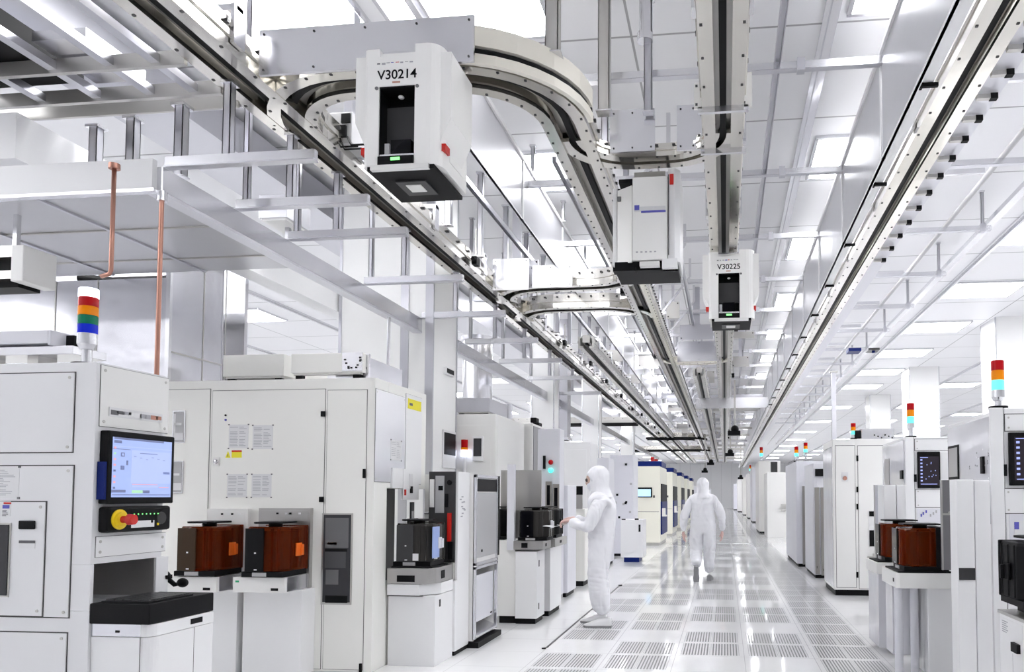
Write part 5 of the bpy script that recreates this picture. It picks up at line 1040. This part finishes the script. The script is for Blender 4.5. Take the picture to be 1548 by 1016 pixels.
# ================================================================ vehicles
def vehicle(label, loc, num, s=1.0):
    t = thing('rail_vehicle', loc, label, 'overhead vehicle'); X0, Y0, Z0 = loc
    def B(x0, x1, y0, y1, z0, z1): return (X0+x0*s, X0+x1*s, Y0+y0, Y0+y1, Z0+z0*s, Z0+z1*s)
    W = .24; oa, ob = -.135, .095
    b = MB()
    def R(x0, x1, z0, z1, r=.06):                                       # cheek with a rounded outer edge
        pts = []
        if x1 > 0: pts = [(x0, 0), (x1-r, 0)]+[(x1-r+r*math.sin(a), r-r*math.cos(a)) for a in (.3, .6, .9, 1.2, 1.57)]+[(x1, .14), (x0, .14)]
        else: pts = [(x0, .14), (x0, .03), (x0+.012, .008), (x0+.03, 0), (x1, 0), (x1, .14)]
        b.prism([(X0+x*s, Y0+y) for x, y in pts], 'z', Z0+z0*s, Z0+z1*s, 0)
    R(-W, oa, .0, .74); R(ob, W+.02, .0, .76, .09)
    b.box(*B(oa, ob, 0, .14, .50, .69))
    b.box(*B(-W+.02, W-.04, .02, .2, .69, .72))
    b.build('front_shell', ['shell'], t)
    MB().box(*B(-W+.01, W, .14, .50, .02, .70)).box(*B(W, W+.004, .2, .44, .1, .6), 0).build('rear_housing', ['shell'], t, .006)
    b = MB().box(*B(oa, ob, .135, .14, .02, .5)).box(*B(oa, oa+.004, 0.01, .14, .02, .5)).box(*B(ob-.004, ob, .01, .14, .02, .5)).box(*B(oa, ob, .005, .14, .49, .5))
    b.box(*B(oa+.05, ob-.05, .06, .13, .08, .19), 1).box(*B(oa, ob, .01, .13, .06, .075), 2).ball((X0-.02*s, Y0+.06, Z0+.46*s), (.018, .018, .010), 4, 10, 6).box(*B(oa+.01, oa+.04, .06, .12, .08, .17), 4)
    b.box(*B(oa+.004, ob-.004, .1, .134, .2, .42), 5).build('bay', ['black', 'gloss', 'alub', 'ltop', 'paper', 'dgrey'], t)
    MB().box(*B(oa, ob, -.01, .1, .0, .055)).box(*B(-.05, .01, -.013, -.01, .025, .045), 1).build('gripper_bar', ['black', 'led'], t, .004)
    b = MB().box(*B(-W+.03, W-.02, .01, .48, -.025, .0)).box(*B(-W+.06, W-.05, -.012, .02, -.03, .0), 1).box(*B(-.10, .10, .16, .36, -.035, -.025), 2).box(*B(-.05, .05, .2, .3, -.04, -.035), 1)
    b.build('underside', ['black', 'warm', 'dgrey'], t)
    for x in (-W-.0, W+.0): 
        b = MB(); sx = 1 if x > 0 else -1
        b.box(*B(x, x+sx*.07, .04, .40, .30, .72)).add([(X0+x*s, Y0+.04, Z0+.30*s), (X0+(x+sx*.07)*s, Y0+.04, Z0+.30*s), (X0+x*s, Y0+.04, Z0+.14*s), (X0+x*s, Y0+.4, Z0+.30*s), (X0+(x+sx*.07)*s, Y0+.4, Z0+.30*s), (X0+x*s, Y0+.4, Z0+.14*s)], [(0, 1, 2), (3, 5, 4), (1, 4, 5, 2), (0, 2, 5, 3)])
        b.build('side_fairing', ['shell'], t)
    for sx in (-1, 1): 
        q = MB().box(*B(sx*(W+.0 if sx > 0 else W), sx*(W+.035), .05, .12, .10, .145)).build('stop_button', ['red'], t); q['label'] = 'red stop button'
    b = MB().box(*B(-.14, .09, .04, .3, .70, .745)).box(*B(-.05, .03, .1, .2, .745, .765), 1)
    b.build('mast', ['alub', 'alud'], t, .004)
    b = MB()
    for k in range(8): b.box(*B(-.15+.03*k, -.135+.03*k+.01*random.random(), -.0016, 0, .638+.01*random.random(), .65), [0, 1, 1, 2, 3, 1, 0, 1][k])
    b.box(*B(-.05, .0, -.0016, 0, .518, .528), 4)
    for x in (oa-.016, ob+.016): b.cyl((X0+x*s, Y0, Z0+.49*s), (X0+x*s, Y0-.004, Z0+.49*s), .011*s, 10, 0)
    b.build('sticker', ['ink', 'inkl', 'inkb', 'red', 'copper'], t)
    mt = Matrix.Translation((-.02*s, -.001, .545*s)) @ Matrix.Rotation(PI/2, 4, 'X')
    text(num, .082*s, mt, 'marking', 'black', t)
    return t
vehicle('white overhead vehicle marked V30214 with open black bay', (at(603, 250, Y=4.05).x, 4.05, at(606, 249, Y=4.05).z), 'V30214', .93)
vehicle('white overhead vehicle marked V30225, smaller in view, over the aisle', (at(1105, 480, Y=7.9).x, 7.9, at(1105, 481, Y=7.9).z), 'V30225', .96)
# the third vehicle shows its back
Yv = 5.78
def vp(x, y): p = at(x, y, Y=Yv); return p.x, p.z
xa, zt_ = vp(956, 268); xb, zb_ = vp(1009, 392); xc, _ = vp(1028, 300); xl, _ = vp(923, 300)
t = thing('rail_vehicle', ((xa+xb)/2, Yv+.2, zb_), 'white overhead vehicle seen from behind, with a blue striped sticker', 'overhead vehicle')
MB().box(xa, xb, Yv, Yv+.4, zb_, zt_).build('rear_panel', ['shell'], t, .006)
MB().prism([(xb+.004, Yv), (xc-.04, Yv-.02), (xc, Yv+.03), (xc, Yv+.42), (xb+.004, Yv+.42)], 'z', zb_-.02, zt_+.05).build('corner_fairing', ['white'], t, .004)
MB().prism([(xa-.003, Yv+.003), (xa-.003, Yv+.4), (xl+.04, Yv+.4), (xl+.04, Yv+.10)], 'z', zb_-.01, zt_-.06).box(xa-.13, xa-.10, Yv+.07, Yv+.08, zt_-.16, zt_-.12, 1).build('angled_panel', ['warm', 'ink'], t, .004)
MB().box(xl, xl+.035, Yv+.12, Yv+.4, zb_, zt_-.03).build('side_fairing', ['white'], t, .006)
MB().box(xl+.03, xc-.02, Yv+.03, Yv+.42, zb_-.07, zb_-.0).box(xl+.02, xl+.2, Yv, Yv+.1, zb_-.08, zb_-.05).box(xa+.06, xb-.06, Yv-.03, Yv+.1, zb_-.055, zb_-.02, 1).box(xc-.14, xc-.02, Yv-.02, Yv+.08, zb_-.07, zb_-.0, 2).build('underside', ['black', 'warm', 'white'], t)
MB().box(xl+.05, xc-.05, Yv+.1, Yv+.4, zt_-.0, zt_+.03).box(xa, xa+.25, Yv+.12, Yv+.3, zt_, RZ-.005, 1).build('mast', ['black', 'alud'], t)
b = MB(); w = xb-xa; h = zt_-zb_
b.box(xa+w*.06, xa+w*.95, Yv-.0015, Yv, zb_+h*.58, zb_+h*.64, 0).box(xa+w*.06, xa+w*.2, Yv-.002, Yv, zb_+h*.60, zb_+h*.66, 1).box(xa+w*.25, xa+w*.95, Yv-.002, Yv, zb_+h*.565, zb_+h*.59, 1)
for k in range(5): b.box(xa+w*(.1+.13*k), xa+w*(.16+.13*k), Yv-.002, Yv, zb_+h*.09, zb_+h*.105, 2)
b.build('sticker', ['paper', 'inkb', 'inkl'], t)
MB().box(xb+.02, xb+.05, Yv-.03, Yv-.015, zt_-.08, zt_-.0).build('red_tab', ['red'], t)
MB().box(xb+.008, xb+.014, Yv-.022, Yv-.012, zb_+.03, zt_+.0).build('cable', ['dgrey'], t)
# ================================================================ people
def hand(name, wrist, d, n, s, parent, curl=.5, m='glove', sp=1.):
    """wrist point, finger direction d, curling direction n, thumb side s"""
    wrist, d, n, s = Vector(wrist), Vector(d).normalized(), Vector(n).normalized(), Vector(s).normalized()
    V = []; E = []
    def a(p, rx, ry=None): V.append((*p, rx, ry or rx)); return len(V)-1
    w0 = a(wrist-d*.02, .026, .022); w1 = a(wrist+d*.045, .034, .020); E.append((w0, w1))
    for k, (o, l) in enumerate(((.030, .072), (.010, .080), (-.010, .075), (-.029, .058))):
        kn = a(wrist+d*.088+s*o*sp, .0105); E.append((w1, kn)); p = Vector(V[kn][:3]); ang = curl*(.6+.1*k); prev = kn
        for j, f in enumerate((.42, .33, .25)):
            ang_ = ang*(1+.8*j); p = p+(d*math.cos(ang_)+n*math.sin(ang_))*l*f; q = a(p, .0095-.0012*j); E.append((prev, q)); prev = q
    t0 = a(wrist+d*.03+s*.036+n*.004, .0125); t1 = a(wrist+d*.058+s*.056+n*.016, .0105); t2 = a(wrist+d*.084+s*.058+n*.03, .009)
    E += [(w1, t0), (t0, t1), (t1, t2)]
    return skin(V, E, name, m, parent, 2, 0)
def shoe(parent, heel, d, up, L=.29, w=.105, m='shoe'):
    """heel-bottom point, direction of the toes d, up direction"""
    heel, d, up = Vector(heel), Vector(d).normalized(), Vector(up).normalized(); sd = d.cross(up).normalized()
    def P(x, y, z): return heel+d*x+sd*y+up*z
    ol = [(0, -.03), (0, .03), (.05, .037), (.13, .036), (.20, .046), (.26, .038), (.285, .012), (.285, -.012), (.26, -.038), (.20, -.046), (.13, -.036), (.05, -.037)]
    n = len(ol); k = L/.285
    b = MB(); b.add([P(x*k, y*w/.09, 0) for x, y in ol]+[P(x*k, y*w/.09*1.02, .022) for x, y in ol], [tuple(range(n)), tuple(range(n, 2*n))]+[(i, (i+1) % n, n+(i+1) % n, n+i) for i in range(n)])
    b2 = MB(); hs = [.10, .10, .105, .09, .062, .045, .035, .035, .045, .062, .09, .105]
    r0 = [P(x*k, y*w/.09, .022) for x, y in ol]; r1 = [P(x*k*.985+.003, y*w/.09*.95, .022+.6*(h-.02)) for (x, y), h in zip(ol, hs)]; r2 = [P(x*k*.9+.01, y*w/.09*.45, h) for (x, y), h in zip(ol, hs)]
    b2.add(r0+r1+r2, [(j*n+i, j*n+(i+1) % n, (j+1)*n+(i+1) % n, (j+1)*n+i) for j in (0, 1) for i in range(n)]+[tuple(range(2*n, 3*n))], 0, True)
    o = b2.build('shoe', [m], parent); q = b.build('sole', ['sole'], o); return o
def person(label, org, f, lft, J, E, head, mask_on=True):
    """J: joints in (forward, left, up); f, lft: unit vectors of the figure"""
    t = thing('person', org, label, 'person'); f, lft = Vector(f), Vector(lft); o = Vector(org)
    def W(p): return o+f*p[0]+lft*p[1]+Vector((0, 0, p[2]))
    V = [(*(f*j[0]+lft*j[1]+Vector((0, 0, j[2]))), j[3], j[4] if len(j) > 4 else j[3]) for j in J]
    skin(V, E, 'coverall', 'suit', t, 4, 0, .018, org[0]*3)
    hf, hl, hz, tilt = head
    def tr(v):                                                          # head frame -> figure frame
        a = tilt; return Vector((v[0]*math.cos(a)+v[2]*math.sin(a), v[1], v[2]*math.cos(a)-v[0]*math.sin(a)))
    def H(v): q = tr(v); return W((hf+q.x, hl+q.y, hz+q.z))
    def hb(c, r, m, name, fn=None, par=t, nu=20, nv=14):
        b = MB(); vs = []
        for j in range(nv+1):
            for i in range(nu):
                a1, b1 = 2*PI*i/nu, PI*j/nv; v = Vector((c[0]+math.sin(b1)*math.cos(a1)*r[0], c[1]+math.sin(b1)*math.sin(a1)*r[1], c[2]+math.cos(b1)*r[2]))
                vs.append(H(fn(v) if fn else v))
        b.add(vs, [(j*nu+i, (j+1)*nu+i, (j+1)*nu+(i+1) % nu, j*nu+(i+1) % nu) for j in range(nv) for i in range(nu)], 0, True)
        return b.build(name, [m], par)
    face = hb((.035, 0, -.02), (.098, .074, .118), 'skin', 'face', lambda v: Vector((v.x+(.018*math.exp(-((v.y/.018)**2)-(((v.z+.015)/.03)**2)) if v.x > .06 else 0), v.y, v.z)))
    hb((-.008, 0, .006), (.130, .104, .120), 'suit', 'hood', lambda v: Vector((min(v.x, .076+max(0, v.z-.045)*1.6 if v.z < .075 else .2), v.y, v.z)))
    b = MB(); rg = []                                                   # cape of the hood over neck and shoulders
    prof = [((-.02, 0, hz-.0), .118, .101), ((-.012, 0, hz-.085), .115, .098), ((-.015, 0, hz-.15), .112, .105), ((-.028, 0, hz-.215), .128, .160)]
    for c, rx, ry in prof: rg += [W((hf*(1 if c[2] > hz-.1 else .6)+c[0]+rx*math.cos(2*PI*i/20), hl+ry*math.sin(2*PI*i/20), c[2])) for i in range(20)]
    b.add(rg, [(j*20+i, j*20+(i+1) % 20, (j+1)*20+(i+1) % 20, (j+1)*20+i) for j in range(3) for i in range(20)], 0, True); b.build('hood_cape', ['suit'], t)
    if mask_on:
        hb((.046, 0, -.066), (.101, .078, .082), 'mask', 'mask')
        for s in (-1, 1):
            hb((.118, s*.033, .012), (.016, .026, .021), 'lens', 'glasses', None, t, 14, 10); hb((.112, s*.03, .012), (.013, .014, .010), 'eye', 'eye', None, face, 10, 6)
    return t, W
# technician bent over a sheet, in profile
o1 = at(909, 947, Y=8.15); o1.z = 0
J = [(0, 0, .94, .155, .155), (.01, 0, 1.09, .165, .16), (-.02, 0, 1.26, .165, .185), (0, 0, 1.385, .12, .165), (.045, 0, 1.47, .075, .075),
     (.0, .095, .82, .125, .12), (.02, .105, .50, .112, .105), (-.03, .11, .28, .10, .10), (-.045, .11, .11, .088, .088),
     (.02, -.095, .82, .125, .12), (.07, -.105, .50, .112, .105), (.05, -.11, .28, .095, .10), (.04, -.11, .11, .085, .085),
     (-.01, .185, 1.345, .078, .078), (.03, .25, 1.2, .074, .072), (.10, .262, 1.065, .072, .068), (.21, .20, 1.085, .062, .06), (.315, .125, 1.13, .046, .044),
     (-.01, -.185, 1.345, .078, .078), (.03, -.25, 1.2, .074, .072), (.10, -.262, 1.075, .072, .068), (.21, -.20, 1.10, .062, .06), (.315, -.125, 1.15, .046, .044)]
E_ = [(0, 1), (1, 2), (2, 3), (3, 4), (0, 5), (5, 6), (6, 7), (7, 8), (0, 9), (9, 10), (10, 11), (11, 12), (3, 13), (13, 14), (14, 15), (15, 16), (16, 17), (3, 18), (18, 19), (19, 20), (20, 21), (21, 22)]
T, W = person('person in white hooded coverall and mask, reading a white sheet at the pods', o1, (-1, 0, 0), (0, -1, 0), J, E_, (.045, 0, 1.605, .38))
hand('hand', (-.335, -.12, 1.135), (-1, .30, -.12), (.1, .0, -1), (0, 1, .15), T, 1.1, 'glove')
hand('hand', (-.335, .12, 1.155), (-1, -.30, -.12), (.1, .0, -1), (0, -1, .15), T, 1.1, 'glove')
shoe(T, W((-.13, .11, .0)), (-1, -.08, 0), (0, 0, 1), .30); shoe(T, W((-.04, -.12, .0)), (-1, .12, 0), (0, 0, 1), .30)
a = W((.37, 0, 1.118)); 
t = thing('paper_sheet', (a.x-.13, a.y, 1.07), 'white paper sheets held out by the bending technician', 'paper')
b = MB()
def sh_(x0, y0, z0, x1, y1, z1, wd, th, m=0): b.add([(x0, y0-wd, z0), (x1, y1-wd, z1), (x1, y1+wd, z1), (x0, y0+wd, z0), (x0, y0-wd, z0+th), (x1, y1-wd, z1+th), (x1, y1+wd, z1+th), (x0, y0+wd, z0+th)], [(0, 3, 2, 1), (4, 5, 6, 7), (0, 1, 5, 4), (1, 2, 6, 5), (2, 3, 7, 6), (3, 0, 4, 7)], m)
sh_(a.x+.07, a.y, a.z-.012, a.x-.15, a.y, a.z-.055, .105, .006); sh_(a.x-.15, a.y, a.z-.055, a.x-.26, a.y, a.z-.045, .10, .003); sh_(a.x+.03, a.y-.02, a.z-.004, a.x-.10, a.y-.02, a.z-.03, .10, .003)
b.build('sheet', ['paper'], t)
# technician walking away
o2 = at(1063, 878, Y=12.6); o2.z = 0
J = [(0, 0, .95, .165, .15), (0, 0, 1.10, .20, .16), (0, 0, 1.27, .215, .165), (0, 0, 1.385, .15, .12), (.02, 0, 1.47, .08, .08),
     (.0, .105, .83, .14, .13), (.05, .112, .50, .122, .12), (-.10, .11, .34, .10, .10), (-.20, .105, .25, .082, .08),
     (.0, -.105, .83, .14, .13), (.06, -.105, .50, .122, .12), (.08, -.10, .28, .105, .105), (.07, -.10, .12, .09, .09),
     (0, .185, 1.335, .088, .085), (-.02, .265, 1.19, .086, .08), (-.04, .315, 1.05, .08, .075), (.0, .325, .90, .07, .066), (.02, .325, .80, .05, .048),
     (0, -.185, 1.335, .088, .085), (-.02, -.265, 1.19, .086, .08), (-.04, -.315, 1.05, .08, .075), (.0, -.32, .90, .07, .066), (.02, -.315, .81, .05, .048)]
T, W = person('person in white hooded coverall walking away down the aisle', o2, (0, 1, 0), (-1, 0, 0), J, E_, (.03, 0, 1.585, .12))
hand('hand', (-.325, .02, .79), (.05, .10, -1), (.6, .6, 0), (.3, .9, 0), T, .45); hand('hand', (.315, .02, .80), (-.05, .10, -1), (-.6, .6, 0), (-.3, .9, 0), T, .45)
o = shoe(T, W((-.29, .105, .255)), (0, .30, -.95), (0, .95, .30), .29, m='shoeg'); shoe(T, W((0, -.10, 0)), (.05, 1, 0), (0, 0, 1), .29, m='shoeg')
# ================================================================ render look
sc = bpy.context.scene
w = bpy.data.worlds.new('world'); sc.world = w; w.use_nodes = True; w.node_tree.nodes['Background'].inputs[0].default_value = (.8, .8, .82, 1); w.node_tree.nodes['Background'].inputs[1].default_value = .05
sc.view_settings.view_transform = 'Standard'; sc.view_settings.look = 'None'; sc.view_settings.gamma = 1; sc.view_settings.exposure = 1.36; sc.view_settings.use_curve_mapping = False
sc.cycles.use_denoising = True; sc.cycles.max_bounces = 10; sc.cycles.diffuse_bounces = 5; sc.cycles.glossy_bounces = 5; sc.cycles.transmission_bounces = 6; sc.cycles.sample_clamp_indirect = 6
